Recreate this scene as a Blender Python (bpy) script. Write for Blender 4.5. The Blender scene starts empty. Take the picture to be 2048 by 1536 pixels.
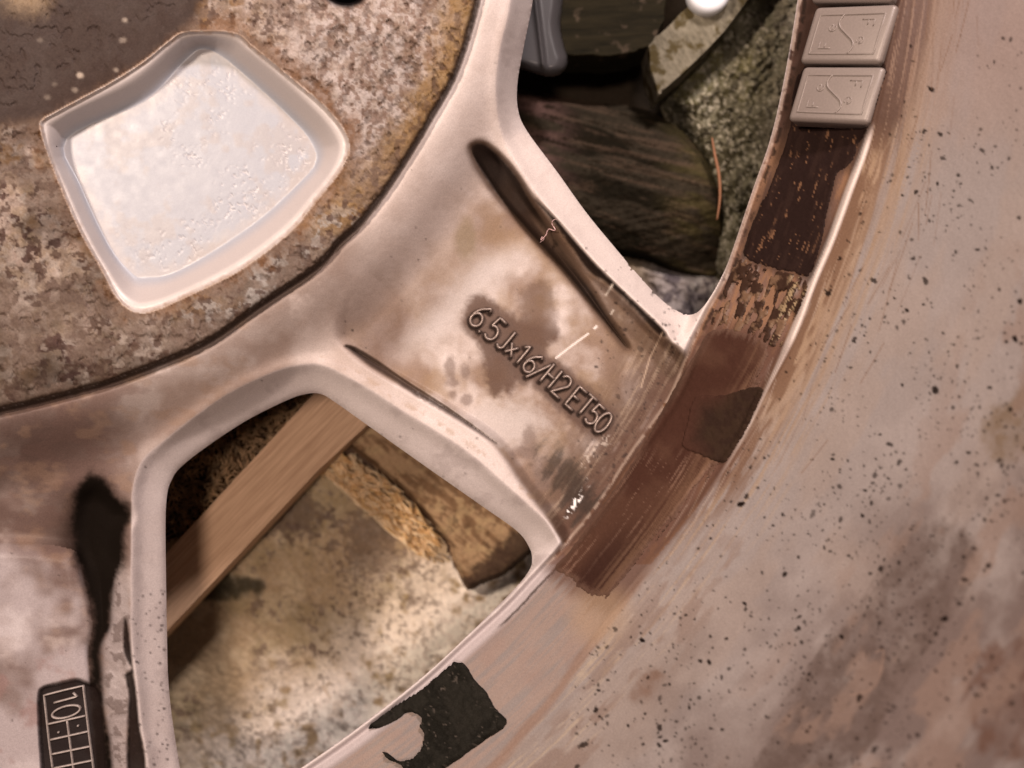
import bpy, math
import numpy as np
from mathutils import Vector

# ------------------------------------------------------------------ camera, world, lights
S = bpy.context.scene
H = 0.180            # camera height above the spoke face (m)
K = 1e-4             # one photo pixel on the spoke face (m)
cam = bpy.data.cameras.new("camera"); cam.sensor_width = 36.0
cam.lens = 36.0 * H / (2048 * K)
cam.clip_start = 0.005; cam.clip_end = 20
cam.dof.use_dof = True; cam.dof.focus_distance = H - 0.003; cam.dof.aperture_fstop = 12
co = bpy.data.objects.new("camera", cam); S.collection.objects.link(co)
co.location = (0, 0, H); S.camera = co

W = bpy.data.worlds.new("World"); S.world = W; W.use_nodes = True
W.node_tree.nodes["Background"].inputs[0].default_value = (1.0, 0.86, 0.80, 1)
W.node_tree.nodes["Background"].inputs[1].default_value = 0.045

def lamp(name, loc, aim, power, size, col):
    l = bpy.data.lights.new(name, 'AREA'); l.energy = power; l.shape = 'DISK'; l.size = size; l.color = col
    o = bpy.data.objects.new(name, l); S.collection.objects.link(o); o.location = loc
    o.rotation_euler = (Vector(aim) - Vector(loc)).to_track_quat('-Z', 'Y').to_euler()
lamp("ceiling_lamp", (0.11, 0.37, 0.34), (0, 0, 0), 2.5, 0.06, (1.0, 0.87, 0.84))
lamp("warm_fill_lamp", (0.0, 0.01, 0.66), (0, 0, 0), 2.2, 0.09, (1.0, 0.80, 0.68))  # added overhead, unseen, to light what lies under the wheel
lamp("left_fill_lamp", (-0.36, 0.22, 0.50), (0, 0, -0.03), 3.3, 0.08, (1.0, 0.82, 0.68))  # added at upper left, unseen, to brighten the board below
S.view_settings.view_transform = 'Standard'; S.view_settings.look = 'None'
S.view_settings.exposure = 0.05; S.view_settings.gamma = 1.0
S.render.engine = 'CYCLES'

# ------------------------------------------------------------------ helpers
rng = np.random.default_rng(7)
def P(u, v, z):
    """photo measurement (pixel u,v) of a point lying z metres above the spoke face -> world xyz"""
    u = np.asarray(u, float); v = np.asarray(v, float); z = np.asarray(z, float) + 0 * u
    f = K * (H - z) / H
    return np.stack([(u - 1024) * f, -(v - 768) * f, z], -1)
def ss(a, b, x):
    t = np.clip((x - a) / (b - a), 0, 1); return t * t * (3 - 2 * t)
def spline(pts, n=8, closed=True):
    p = np.array(pts, float); m = len(p); out = []
    for i in range(m if closed else m - 1):
        if closed: a, b, c, d = p[(i - 1) % m], p[i], p[(i + 1) % m], p[(i + 2) % m]
        else: a, b, c, d = p[max(i - 1, 0)], p[i], p[i + 1], p[min(i + 2, m - 1)]
        for t in np.arange(n) / n:
            out.append(0.5 * (2 * b + (c - a) * t + (2 * a - 5 * b + 4 * c - d) * t * t + (3 * b - a - 3 * c + d) * t ** 3))
    if not closed: out.append(p[-1])
    return np.array(out)
def sdist(x, y, poly):
    """signed distance to a closed polygon, positive inside"""
    x = x.astype(np.float32); y = y.astype(np.float32)
    d2 = np.full(x.shape, 1e12, np.float32); ins = np.zeros(x.shape, bool)
    q = np.asarray(poly, np.float32); n = len(q)
    for i in range(n):
        ax, ay = q[i]; bx, by = q[(i + 1) % n]; ex, ey = bx - ax, by - ay
        L = ex * ex + ey * ey
        if L < 1e-6: continue
        wx = x - ax; wy = y - ay
        t = np.clip((wx * ex + wy * ey) / L, 0, 1)
        dx = wx - t * ex; dy = wy - t * ey
        np.minimum(d2, dx * dx + dy * dy, out=d2)
        if ay != by:
            c = (ay > y) != (by > y)
            ins ^= c & (x < ex * (y - ay) / (by - ay) + ax)
    d = np.sqrt(d2); return np.where(ins, d, -d)
def sd(poly, X, Y, margin=None):
    if margin is None: return sdist(X, Y, poly)
    q = np.asarray(poly); lo = q.min(0) - margin; hi = q.max(0) + margin
    m = (X > lo[0]) & (X < hi[0]) & (Y > lo[1]) & (Y < hi[1])
    out = np.full(X.shape, -float(margin), np.float32)
    if m.any(): out[m] = np.maximum(sdist(X[m], Y[m], q), -margin)
    return out
def ldist(pts, X, Y, margin=40):
    """distance to an open polyline"""
    q = np.asarray(pts, float); lo = q.min(0) - margin; hi = q.max(0) + margin
    m = (X > lo[0]) & (X < hi[0]) & (Y > lo[1]) & (Y < hi[1])
    out = np.full(X.shape, float(margin), np.float32); x = X[m]; y = Y[m]; d = np.full(x.shape, 1e9)
    for a, b in zip(q[:-1], q[1:]):
        e = b - a; t = np.clip(((x - a[0]) * e[0] + (y - a[1]) * e[1]) / (e @ e + 1e-9), 0, 1)
        d = np.minimum(d, (x - a[0] - t * e[0]) ** 2 + (y - a[1] - t * e[1]) ** 2)
    out[m] = np.minimum(np.sqrt(d), margin); return out
def vn(x, y, seed=0):
    """value noise, 0..1"""
    xi = np.floor(x).astype(np.int64); yi = np.floor(y).astype(np.int64)
    fx = x - xi; fy = y - yi; fx = fx * fx * fx * (fx * (6 * fx - 15) + 10); fy = fy * fy * fy * (fy * (6 * fy - 15) + 10)
    def h(a, b):
        n = (a * 374761393 + b * 668265263 + seed * 974634777) & 0xffffffff
        n = ((n ^ (n >> 13)) * 1274126177) & 0xffffffff
        n = ((n ^ (n >> 16)) * 2246822519) & 0xffffffff
        return ((n >> 9) & 0xffff) / 65535.0
    a = h(xi, yi); b = h(xi + 1, yi); c = h(xi, yi + 1); d = h(xi + 1, yi + 1)
    return (a * (1 - fx) + b * fx) * (1 - fy) + (c * (1 - fx) + d * fx) * fy
def fbm(x, y, seed=0, o=4):
    s = 0; a = 1; t = 0
    for i in range(o):
        s = s + a * vn(x * 2 ** i + 17.3 * i, y * 2 ** i - 9.1 * i, seed + i); t += a; a *= 0.55
    return s / t
def lin(r, g, b):
    c = np.array([r, g, b]) / 255.0
    return np.where(c <= 0.04045, c / 12.92, ((c + 0.055) / 1.055) ** 2.4)

def props(o, label=None, cat=None, group=None, kind=None):
    if label: o["label"] = label
    if cat: o["category"] = cat
    if group: o["group"] = group
    if kind: o["kind"] = kind
    return o
def link(name, me, mat=None, parent=None):
    o = bpy.data.objects.new(name, me); S.collection.objects.link(o)
    if mat: me.materials.append(mat)
    if parent: o.parent = parent
    return o
def empty(name, loc=(0, 0, 0)):
    o = bpy.data.objects.new(name, None); S.collection.objects.link(o); o.empty_display_size = 0.01
    o.location = loc; return o
def mesh_np(name, verts, faces, cols=None, smooth=True, normals=None):
    """faces: (n,k) int array or list; cols: rgba, alpha = roughness"""
    me = bpy.data.meshes.new(name)
    verts = np.asarray(verts, np.float32)
    if isinstance(faces, np.ndarray):
        n, k = faces.shape
        me.vertices.add(len(verts)); me.vertices.foreach_set("co", verts.ravel())
        me.loops.add(n * k); me.loops.foreach_set("vertex_index", faces.astype(np.int32).ravel())
        me.polygons.add(n); me.polygons.foreach_set("loop_start", np.arange(0, n * k, k, dtype=np.int32))
        me.polygons.foreach_set("loop_total", np.full(n, k, np.int32))
        me.update(calc_edges=True)
    else:
        me.from_pydata(verts.tolist(), [], faces)
    if cols is not None:
        a = me.color_attributes.new("Col", 'FLOAT_COLOR', 'POINT')
        a.data.foreach_set("color", np.asarray(cols, np.float32).ravel())
    me.polygons.foreach_set("use_smooth", np.full(len(me.polygons), smooth))
    me.update()
    if normals is not None: me.normals_split_custom_set_from_vertices(normals.tolist())
    return me

def nodes(name):
    m = bpy.data.materials.new(name); m.use_nodes = True
    nt = m.node_tree; b = nt.nodes["Principled BSDF"]
    return m, nt, b
def N(nt, t, **kw):
    n = nt.nodes.new(t)
    for k, v in kw.items():
        if k in n.inputs: n.inputs[k].default_value = v
        else: setattr(n, k, v)
    return n
def attr_material(name, metal=0.0, grain=0.12, bump=0.25, scale=2600.0, bdist=0.0002, spec=0.5):
    """base colour and roughness come from the painted colour attribute; grain and relief from noise"""
    m, nt, b = nodes(name); L = nt.links.new
    at = N(nt, 'ShaderNodeVertexColor', layer_name="Col")
    tc = N(nt, 'ShaderNodeTexCoord')
    n1 = N(nt, 'ShaderNodeTexNoise', Scale=scale, Detail=4.0, Roughness=0.6)
    L(tc.outputs['Object'], n1.inputs['Vector'])
    mr = N(nt, 'ShaderNodeMapRange'); mr.inputs[1].default_value = 0.25; mr.inputs[2].default_value = 0.75
    mr.inputs[3].default_value = 1 - grain; mr.inputs[4].default_value = 1 + grain
    L(n1.outputs[0], mr.inputs[0])
    vm = N(nt, 'ShaderNodeVectorMath', operation='SCALE')
    L(at.outputs['Color'], vm.inputs[0]); L(mr.outputs[0], vm.inputs['Scale'])
    L(vm.outputs[0], b.inputs['Base Color']); L(at.outputs['Alpha'], b.inputs['Roughness'])
    b.inputs['Metallic'].default_value = metal
    sep = N(nt, 'ShaderNodeSeparateColor'); L(at.outputs['Color'], sep.inputs[0])
    m1 = N(nt, 'ShaderNodeMapRange'); m1.inputs[1].default_value = 0.02; m1.inputs[2].default_value = 0.22; m1.inputs[3].default_value = 0.12; m1.inputs[4].default_value = 1.0
    L(sep.outputs[1], m1.inputs[0])
    m2 = N(nt, 'ShaderNodeMapRange'); m2.inputs[1].default_value = 0.30; m2.inputs[2].default_value = 0.18; m2.inputs[3].default_value = 0.0; m2.inputs[4].default_value = 1.6
    L(at.outputs['Alpha'], m2.inputs[0])
    mm_ = N(nt, 'ShaderNodeMath', operation='MAXIMUM'); L(m1.outputs[0], mm_.inputs[0]); L(m2.outputs[0], mm_.inputs[1])
    ms = N(nt, 'ShaderNodeMath', operation='MULTIPLY'); L(mm_.outputs[0], ms.inputs[0]); ms.inputs[1].default_value = spec
    L(ms.outputs[0], b.inputs['Specular IOR Level'])
    n2 = N(nt, 'ShaderNodeTexNoise', Scale=scale * 0.55, Detail=5.0, Roughness=0.65)
    L(tc.outputs['Object'], n2.inputs['Vector'])
    bp = N(nt, 'ShaderNodeBump', Strength=bump, Distance=bdist)
    L(n2.outputs[0], bp.inputs['Height']); L(bp.outputs[0], b.inputs['Normal'])
    return m

def arcpts(cx, cy, rx, ry, a0, a1, n=14):
    a = np.radians(np.linspace(a0, a1, n)); return [(cx + rx * math.cos(t), cy + ry * math.sin(t)) for t in a]
GL = {
 '6': [arcpts(.25, .27, .23, .27, 90, 450, 20), arcpts(.55, .30, .53, .62, 178, 118, 8) + [(.42, .97), (.50, .86)]],
 '.': [[(.02, .0), (.10, .06)]],
 '5': [[(.5, 1), (.12, 1), (.07, .56)] + arcpts(.24, .30, .25, .31, 130, -140, 14)],
 'J': [[(.38, 1), (.38, .24)] + arcpts(.22, .20, .16, .20, 0, -150, 8)],
 'x': [[(.02, .0), (.40, .52)], [(.02, .52), (.40, .0)]],
 '1': [[(.08, .80), (.28, 1), (.28, 0)]],
 '/': [[(-.05, -.12), (.50, 1.08)]],
 'H': [[(.03, 0), (.03, 1)], [(.50, 0), (.50, 1)], [(.03, .5), (.50, .5)]],
 '2': [arcpts(.25, .74, .23, .26, 165, -25, 10) + [(.02, 0), (.52, 0)]],
 'E': [[(.48, 1), (.04, 1), (.04, 0), (.48, 0)], [(.04, .52), (.38, .52)]],
 'T': [[(-.02, 1), (.50, 1)], [(.24, 1), (.24, 0)]],
 '0': [arcpts(.25, .5, .24, .5, 90, 450, 22)],
 'F': [[(.48, 1), (.04, 1), (.04, 0)], [(.04, .52), (.38, .52)]],
 'e': [[(.04, .28), (.46, .28)] + arcpts(.25, .28, .21, .28, 0, 310, 14)],
}
bx = np.array([0.750, 0.661]); by_ = np.array([0.640, -0.768])          # reading direction and letter-up direction on the photo
text = [('6', 312, 262, 1.12), ('.', 302, 425, 1), ('5', 462, 405, 1.05), ('J', 578, 505, 1.0), ('x', 640, 622, 1.0), ('1', 752, 665, .95), ('6', 846, 745, 1.0), ('/', 915, 832, .95), ('H', 1035, 882, 1.0),
        ('2', 1150, 985, 1.0), ('E', 1292, 1112, 1.0), ('T', 1398, 1185, .95), ('5', 1478, 1275, .95), ('0', 1568, 1358, 1.0)]
def letter_lines():
    for ch, zx, zy, sc in text:
        cx, cy = 900 + zx / 5.12, 580 + zy / 5.12; hh = 45 * sc; oy = {'x': .26, '.': .03}.get(ch, .5)
        for ln in GL[ch]: yield [tuple(np.array([cx, cy]) + bx * (x - .26 if ch != '.' else x - .05) * hh + by_ * (y - oy) * hh) for x, y in ln]
def TEXT_DIRT_SHADE():
    d = np.full(U.shape, 40.0)
    for l in letter_lines(): d = np.minimum(d, ldist([(a - 2.5, b + 2.0) for a, b in l], U, V, 40))  # offset down-left: letter shadow painted together with dirt
    mix([0.10, 0.064, 0.05], 0.75 * ss(24, 5, d + (w2 - .5) * 22)); mix([0.020, 0.012, 0.010], 0.9 * ss(7.5, 3.5, d + (w3 - .5) * 4))
# ------------------------------------------------------------------ outlines measured on the photograph
hub_edge = spline([(955, 0), (912, 140), (862, 233), (805, 327), (764, 388), (716, 447), (675, 484), (632, 532), (513, 613), (403, 688),
                   (239, 755), (137, 785), (0, 818), (-150, 846), (-500, 790), (-900, 560), (-1180, 150), (-1266, -309), (-1100, -900), (-600, -1340),
                   (0, -1435), (500, -1250), (850, -870), (985, -470), (1002, -300), (985, -150)], 6)
rimE = [(1590, -1400), (1640, -800), (1632, -400), (1612, -160), (1595, 0), (1567, 164), (1540, 280), (1506, 378), (1461, 510), (1440, 566), (1410, 620), (1378, 690),
        (1345, 775), (1312, 830), (1255, 910), (1190, 1010), (1120, 1094), (1066, 1150), (1010, 1210), (922, 1290), (844, 1362), (746, 1440), (649, 1511),
        (540, 1582), (400, 1660), (200, 1740), (-50, 1815), (-400, 1880), (-1200, 1900)]
rimR = [(1850, -1400), (1885, -800), (1872, -450), (1835, -180), (1796, 0), (1735, 262), (1692, 385), (1658, 478), (1622, 562), (1592, 642), (1562, 710), (1532, 770),
        (1494, 850), (1450, 927), (1405, 992), (1330, 1087), (1262, 1172), (1215, 1235), (1165, 1305), (1100, 1395), (1030, 1476), (965, 1545),
        (850, 1650), (600, 1830), (300, 1990), (-100, 2130), (-1200, 2250)]
def closed_left(pl):
    s = spline(pl, 5, closed=False); return np.vstack([s, [(-4000, s[-1][1]), (-4000, s[0][1])]])
winU = spline([(1066, 0), (1048, 92), (1035, 165), (1036, 219), (1054, 262), (1113, 342), (1174, 427), (1239, 506), (1272, 545), (1316, 593), (1345, 616), (1371, 629),
               (1390, 627), (1404, 616), (1418, 598), (1440, 560), (1461, 511), (1506, 378), (1540, 280), (1567, 164), (1595, 0), (1612, -160), (1622, -400),
               (1560, -560), (1300, -560), (1130, -400), (1090, -160)], 6)
winL = spline([(343, 961), (362, 934), (417, 891), (495, 840), (573, 801), (612, 788), (642, 788), (671, 805), (726, 844), (847, 930), (964, 1012), (1034, 1062),
               (1058, 1094), (1064, 1117), (1058, 1141), (1023, 1184), (922, 1284), (844, 1355), (746, 1433), (649, 1504), (540, 1575), (440, 1625), (392, 1620),
               (366, 1560), (354, 1500), (342, 1418), (336, 1350), (334, 1270), (331, 1062), (334, 992)], 6)
creU = spline([(1030, -160), (1022, 0), (1000, 100), (993, 190), (1009, 282), (1062, 370), (1119, 445), (1181, 517), (1228, 564), (1325, 657), (1352, 688), (1430, 690), (1700, 500), (1740, -600), (1040, -600)], 6)
creL = spline([(263, 1040), (266, 975), (284, 922), (325, 884), (386, 836), (461, 785), (547, 744), (598, 730), (651, 732), (737, 777), (805, 821), (873, 862),
               (942, 908), (1000, 958), (1060, 1012), (1105, 1056), (1125, 1110), (1080, 1200), (700, 1600), (420, 1720), (310, 1640), (289, 1500), (279, 1454), (273, 1385), (263, 1298), (262, 1200)], 6)
pockO = spline([(82, 262), (84, 240), (120, 219), (222, 164), (290, 120), (338, 82), (372, 64), (468, 66), (513, 99), (581, 154), (649, 212), (688, 260), (699, 297), (683, 338), (632, 403),
                (581, 464), (478, 542), (362, 598), (318, 618), (285, 626), (258, 619), (232, 594), (205, 542), (154, 450), (103, 328)], 5)
pockI = spline([(134, 278), (290, 202), (369, 123), (403, 98), (444, 113), (513, 171), (598, 253), (628, 297), (630, 325), (608, 355), (506, 448), (359, 540), (292, 554), (265, 547),
                (219, 491), (161, 369)], 5)
floorS = spline([(925, 285), (970, 276), (1003, 312), (1060, 385), (1116, 447), (1178, 520), (1225, 567), (1322, 662), (1372, 712), (1392, 775), (1350, 855), (1290, 935), (1220, 1030), (1150, 1110),
                 (1096, 1040), (1040, 968), (985, 890), (900, 832), (812, 780), (740, 738), (692, 702), (668, 660), (690, 560), (780, 420), (870, 320)], 6)
grooveU = spline([(940, 296), (955, 284), (975, 290), (1003, 314), (1033, 350), (1060, 395), (1092, 445), (1140, 516), (1178, 570), (1216, 630), (1256, 690), (1246, 692), (1197, 631), (1150, 572), (1078, 490),
                  (1025, 430), (984, 380), (953, 332)], 5)
grooveU2 = spline([(1072, 402), (1122, 448), (1182, 519), (1229, 566), (1326, 659), (1316, 668), (1257, 606), (1214, 568), (1179, 543), (1148, 502), (1100, 436)], 5)
grooveL = spline([(690, 692), (703, 702), (743, 732), (812, 776), (839, 794), (901, 829), (988, 884), (978, 874), (894, 813), (812, 761), (754, 722), (710, 696)], 4)
grooveD = spline([(191, 950), (172, 958), (154, 990), (148, 1040), (152, 1102), (168, 1150), (185, 1209), (190, 1260), (180, 1301), (187, 1350), (178, 1370), (196, 1380), (204, 1440), (207, 1500), (212, 1560), (212, 1700),
                  (228, 1700), (222, 1500), (206, 1420), (203, 1360), (198, 1300), (219, 1257), (222, 1223), (229, 1161), (246, 1123), (247, 1065), (262, 1035), (254, 1014), (230, 994), (211, 961)], 5)
grooveD2 = spline([(248, 1240), (256, 1250), (262, 1300), (268, 1350), (273, 1390), (281, 1460), (291, 1520), (300, 1620), (262, 1620), (254, 1520), (256, 1430), (258, 1395), (250, 1350), (262, 1338), (247, 1300)], 4)
padB = spline([(-700, 1050), (-100, 1079), (80, 1088), (140, 1098), (156, 1110), (166, 1150), (180, 1209), (184, 1260), (177, 1301), (180, 1350), (185, 1420), (196, 1536), (205, 1750), (-700, 1750)], 4)
stamp = spline([(76, 1392), (84, 1375), (110, 1367), (152, 1358), (176, 1366), (196, 1376), (206, 1420), (214, 1536), (222, 1700), (90, 1700), (82, 1536), (77, 1460)], 4)
bore = spline([(-900, 300), (-300, 290), (0, 243), (80, 230), (120, 217), (222, 162), (290, 118), (338, 78), (384, 30), (420, -60), (440, -200), (300, -700), (-900, -700)], 4)
bolt_hole = [(693 + 55 * math.cos(a), -36 + 52 * math.sin(a)) for a in np.linspace(0, 2 * math.pi, 33)[:-1]]
stainT = spline([(955, 592), (939, 609), (933, 633), (937, 652), (955, 678), (966, 705), (972, 736), (984, 779), (994, 787), (1009, 775), (1019, 783), (1033, 758), (1048, 756), (1066, 758), (1076, 771),
                 (1095, 790), (1130, 822), (1160, 850), (1200, 868), (1225, 850), (1222, 826), (1173, 781), (1134, 742), (1105, 724), (1087, 713), (1091, 689), (1115, 672), (1110, 639), (1104, 592),
                 (1085, 566), (1052, 584), (1044, 609), (1044, 639), (1017, 629), (988, 609)], 4)
tapeA = spline([(1612, 130), (1580, 253), (1565, 304), (1549, 348), (1520, 411), (1495, 470), (1490, 512), (1520, 528), (1544, 535), (1590, 546), (1618, 553), (1633, 518), (1647, 470), (1659, 408), (1672, 350), (1697, 332), (1716, 294),
                (1735, 250), (1770, 120)], 4)
tapeC = spline([(1421, 664), (1459, 658), (1500, 668), (1545, 690), (1543, 712), (1520, 770), (1485, 850), (1452, 922), (1400, 985), (1325, 1074), (1253, 1163), (1219, 1201), (1171, 1184), (1137, 1153), (1110, 1136), (1137, 1105), (1205, 1013),
                (1267, 922), (1312, 846), (1340, 794), (1401, 690)], 4)
tapeD = spline([(1503, 775), (1527, 780), (1514, 812), (1496, 853), (1474, 890), (1454, 920), (1437, 925), (1394, 908), (1366, 893), (1375, 850), (1392, 795), (1450, 790)], 4)
tapeE = spline([(925, 1326), (947, 1357), (971, 1382), (991, 1416), (1015, 1448), (966, 1484), (925, 1514), (893, 1536), (850, 1575), (815, 1560), (806, 1533), (781, 1521), (767, 1505), (778, 1508), (795, 1521),
                (812, 1523), (834, 1514), (849, 1492), (851, 1470), (844, 1457), (847, 1440), (834, 1428), (815, 1426), (795, 1440), (764, 1455), (742, 1457), (739, 1452), (771, 1432), (812, 1406), (844, 1382), (881, 1355)], 4)
barS1 = spline([(1826, 1050), (1902, 1050), (1950, 1086), (1943, 1155), (1908, 1216), (1854, 1284), (1806, 1360), (1758, 1452), (1710, 1530), (1640, 1640), (1480, 1640), (1553, 1455), (1615, 1353), (1656, 1284), (1724, 1216), (1792, 1114)], 4)
barS2 = spline([(1929, 1353), (1963, 1301), (2025, 1290), (2120, 1280), (2160, 1500), (1985, 1503), (1956, 1455)], 4)
barS3 = spline([(1973, 842), (1997, 811), (2018, 808), (2060, 770), (2110, 800), (2100, 920), (2040, 900), (2018, 920), (1990, 924), (1973, 879)], 4)
barS4 = spline([(1300, 1338), (1321, 1354), (1290, 1392), (1268, 1396)], 4)

# ------------------------------------------------------------------ wheel surface: height and colour over a grid
def axis(lo, hi, c, far):
    a = np.arange(lo, hi + c, c); g = [a[-1]]; s = c
    while g[-1] < far[1]: s *= 1.22; g.append(g[-1] + min(s, 40))
    h = [a[0]]; s = c
    while h[-1] > far[0]: s *= 1.22; h.append(h[-1] - min(s, 40))
    return np.concatenate([h[:0:-1], a, g[1:]])
CELL = 2.6
ax = axis(-40, 2090, CELL, (-900, 3000)); ay = axis(-40, 1576, CELL, (-800, 2700))
U, V = np.meshgrid(ax, ay); nv, nu = U.shape
U = U.astype(np.float64); V = V.astype(np.float64)

dH = sd(hub_edge, U, V)
dE = -sd(closed_left(rimE), U, V); dR = -sd(closed_left(rimR), U, V)
sU = -sd(winU, U, V, 300); sL = -sd(winL, U, V, 300)
cU = -sd(creU, U, V, 300); cL = -sd(creL, U, V, 300)
solid = np.minimum(sU, sL)
fS = sd(floorS, U, V, 120); gU = sd(grooveU, U, V, 60); gU2 = sd(grooveU2, U, V, 60); gL = sd(grooveL, U, V, 60)
gD = sd(grooveD, U, V, 60); gD2 = sd(grooveD2, U, V, 60); pB = sd(padB, U, V, 150); sT = sd(stamp, U, V, 60)
pO = sd(pockO, U, V, 60); pI = sd(pockI, U, V, 60); bo = sd(bore, U, V, 60); bh = sd(bolt_hole, U, V, 60)
ang = np.arctan2(V + 288, U + 559); rad = np.hypot(U + 559, V + 288)      # round the wheel axis
arc = ang * 2100

w1 = fbm(U / 46, V / 46, 11); w2 = fbm(U / 18, V / 18, 12); w3 = fbm(U / 7.5, V / 7.5, 13, 3); w4 = fbm(U / 150, V / 150, 14)
w5 = fbm(U / 90, V / 90, 41); stre = fbm(arc / 130, rad / 5.0, 15, 4); stre2 = fbm(arc / 60, rad / 11, 16, 4); stre3 = fbm(arc / 300, rad / 22, 17, 3)
rag = (w2 - 0.5) * 10 + (w3 - 0.5) * 7

# --- height in mm
outH = -dH
z = 8.0 - 8.0 * ss(10, 165, outH)
neck_soft = ss(70, 270, outH)
z -= (1.0 + 3.6 * ss(0, 26, fS)) * ss(-6, 8, fS) * neck_soft
z -= 0.9 * ss(0, 70, fS) * neck_soft
z -= 3.6 * ss(-8, 16, gU) * ss(0.02, 0.4, np.clip((V - 270) / 140, 0, 1)) + 1.9 * ss(-6, 9, gU2) + 2.2 * ss(-3, 6, gL)
# lower left spoke: valley in front of the raised pad, deep groove beside it
val = ss(930, 1095, V) * ss(230, 130, U) * ss(34, -22, pB)
z -= 3.4 * val * ss(300, 100, U)
z += 0.4 * ss(-4, 10, pB)
z -= 1.0 * ss(-3, 5, sT)
z -= 3.2 * ss(-18, 34, gD) * ss(948, 1010, V) * (1 - 0.6 * ss(1150, 1330, V)) + 0.9 * ss(-5, 9, gD2)
z += 0.5 * (w2 - 0.4) * ss(1120, 1200, V) * ss(-8, 2, -np.abs(U - 234) + 22) * (gD < 4) * (U < 262)
# window edge: crease, sloping face, rounded lip
cr = np.minimum(np.where(cU < 299, cU, 999), np.where(cL < 299, cL, 999))
dw = np.minimum(sU, sL)                       # distance from the opening
inner = (cr < 0)
tt = np.clip(dw / np.maximum(dw - cr, 1e-3), 0, 1)  # 0 at opening, 1 at crease
face = -4.6 * (1 - tt) ** 1.1 - 0.5 * np.exp(-dw / 5.0)
z += np.where(inner, face * ss(4, -26, dE), 0) + 0.7 * np.exp(-(cr / 16) ** 2)
# hub pad
hubz = 10.4 + 0.5 * (w1 - 0.5) + 0.25 * (w2 - 0.5) + 0.20 * (w3 - 0.5) * (0.4 + 1.2 * ss(450, 700, U))
pit = ss(0.56, 0.72, fbm(U / 15, V / 15, 21)) * ss(0.35, 0.6, w1 + 0.12)
hubz = hubz - 0.28 * pit - 0.9 * np.exp(-np.clip(dH, 0, 200) / 9.0)
k = ss(-8, 6, dH + (w3 - 0.5) * 5)
z = z * (1 - k) + hubz * k
z -= 0.8 * np.exp(-((dH + 9) / 6.5) ** 2)
# pocket
pt = np.clip(pO / np.maximum(pO - pI, 1e-3), 0, 1)
pt = np.where(pI > 0, 1, pt)
orag = pO + (w3 - 0.5) * 12 + (w2 - 0.5) * 12
shape = 0.10 * ss(0, 0.12, pt) + 0.25 * pt + 0.65 * ss(0.15, 1.0, pt)
pits2 = ss(0.60, 0.78, fbm(U / 6.5, V / 6.5, 31, 3)) * ss(0.42, 0.62, fbm(U / 100 + 3, V / 100, 33)) * ss(180, 420, U)
pz = -5.2 * shape + np.where(pI > 0, 0.06 * (w1 - .5) - 0.13 * pits2 * ss(0, 15, pI), 0)
z = np.where(pO > 0, 10.4 + pz, z)
# bore step and stud hole
z -= 4.0 * ss(-14, 26, bo + rag * 0.6) * (pO <= 0) * ss(12, -12, pO) * (1 - ss(-60, 0, pO) * 0.6)
z -= 14 * ss(-4, 22, bh)
# rim: lip, band, step, barrel
Wd = np.maximum(dE - dR, 1.0); t = np.clip(dE / Wd, 0, 1)
bz = -4.0 + 2.6 * (1 - (1 - np.clip(dE / 34.0, 0, 1)) ** 2) + 17.0 * t + np.where(dR > 0, dR * 0.060, 0)
bz += 1.3 * ss(-9, 7, dR) * ss(70, 12, dR) * ss(1300, 950, V)  + 0.25 * (w4 - .5)
bz -= 0.4 * np.exp(-((dE - 22) / 5.0) ** 2)
bz += 0.8 * np.exp(-((dR - 5) / 8.0) ** 2) * ss(900, 700, V)
bz += ss(-12, 6, dR) * (stre - 0.5) * 0.25 * ss(160, 0, dR)
bz = np.minimum(bz, 95)
kk = ss(-7, 15, dE)
z = np.where(dE > -7, z * (1 - kk) + bz * kk, z)
Z = (z + 0.05 * (w3 - 0.5) * (pO < 0)) * 1e-3

# --- dirt, paint and some painted light and shade (linear), roughness
shp = U.shape + (3,)
C = np.zeros(shp); R = np.full(U.shape, 0.48)
def mix(c, m): C[...] = C + (np.asarray(c) - C) * np.clip(m, 0, 1)[..., None]
def mul(f, m): C[...] = C * (1 + (np.asarray(f) - 1) * np.clip(m, 0, 1)[..., None])
alloy = np.array([0.53, 0.45, 0.42])
brown = np.array([0.13, 0.075, 0.050]); tan = np.array([0.30, 0.20, 0.135]); dark = np.array([0.014, 0.008, 0.006]); grey = np.array([0.22, 0.18, 0.165])
C[...] = alloy
mul([0.86, 0.83, 0.81], ss(0.35, 0.7, w4)); mul([0.93, 0.92, 0.91], ss(0.4, 0.7, w1))
# general film on the disc
disc = (dE < 0) & (dH < 0)
mix([0.25, 0.165, 0.125], disc * 0.6 * ss(0.30, 0.70, w5) * ss(900, 500, U))
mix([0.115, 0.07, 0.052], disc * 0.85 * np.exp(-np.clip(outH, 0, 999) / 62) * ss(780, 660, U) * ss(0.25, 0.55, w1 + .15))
mix([0.085, 0.05, 0.04], disc * 0.8 * ss(360, 60, U) * ss(1095, 960, V)); mix([0.13, 0.085, 0.072], disc * 0.75 * ss(420, 120, U) * ss(800, 840, V) * ss(.2, .6, w5 + .1)); mix([0.15, 0.095, 0.08], disc * 0.6 * ss(430, 150, U) * ss(0.42, 0.6, fbm(U / 70, V / 30, 304)))  # lower left: light falloff painted in with the dirt film
mix([0.26, 0.17, 0.12], disc * 0.5 * ss(0.55, 0.75, fbm(U / 60 + 9, V / 36, 51)) * ss(700, 400, U))
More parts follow.
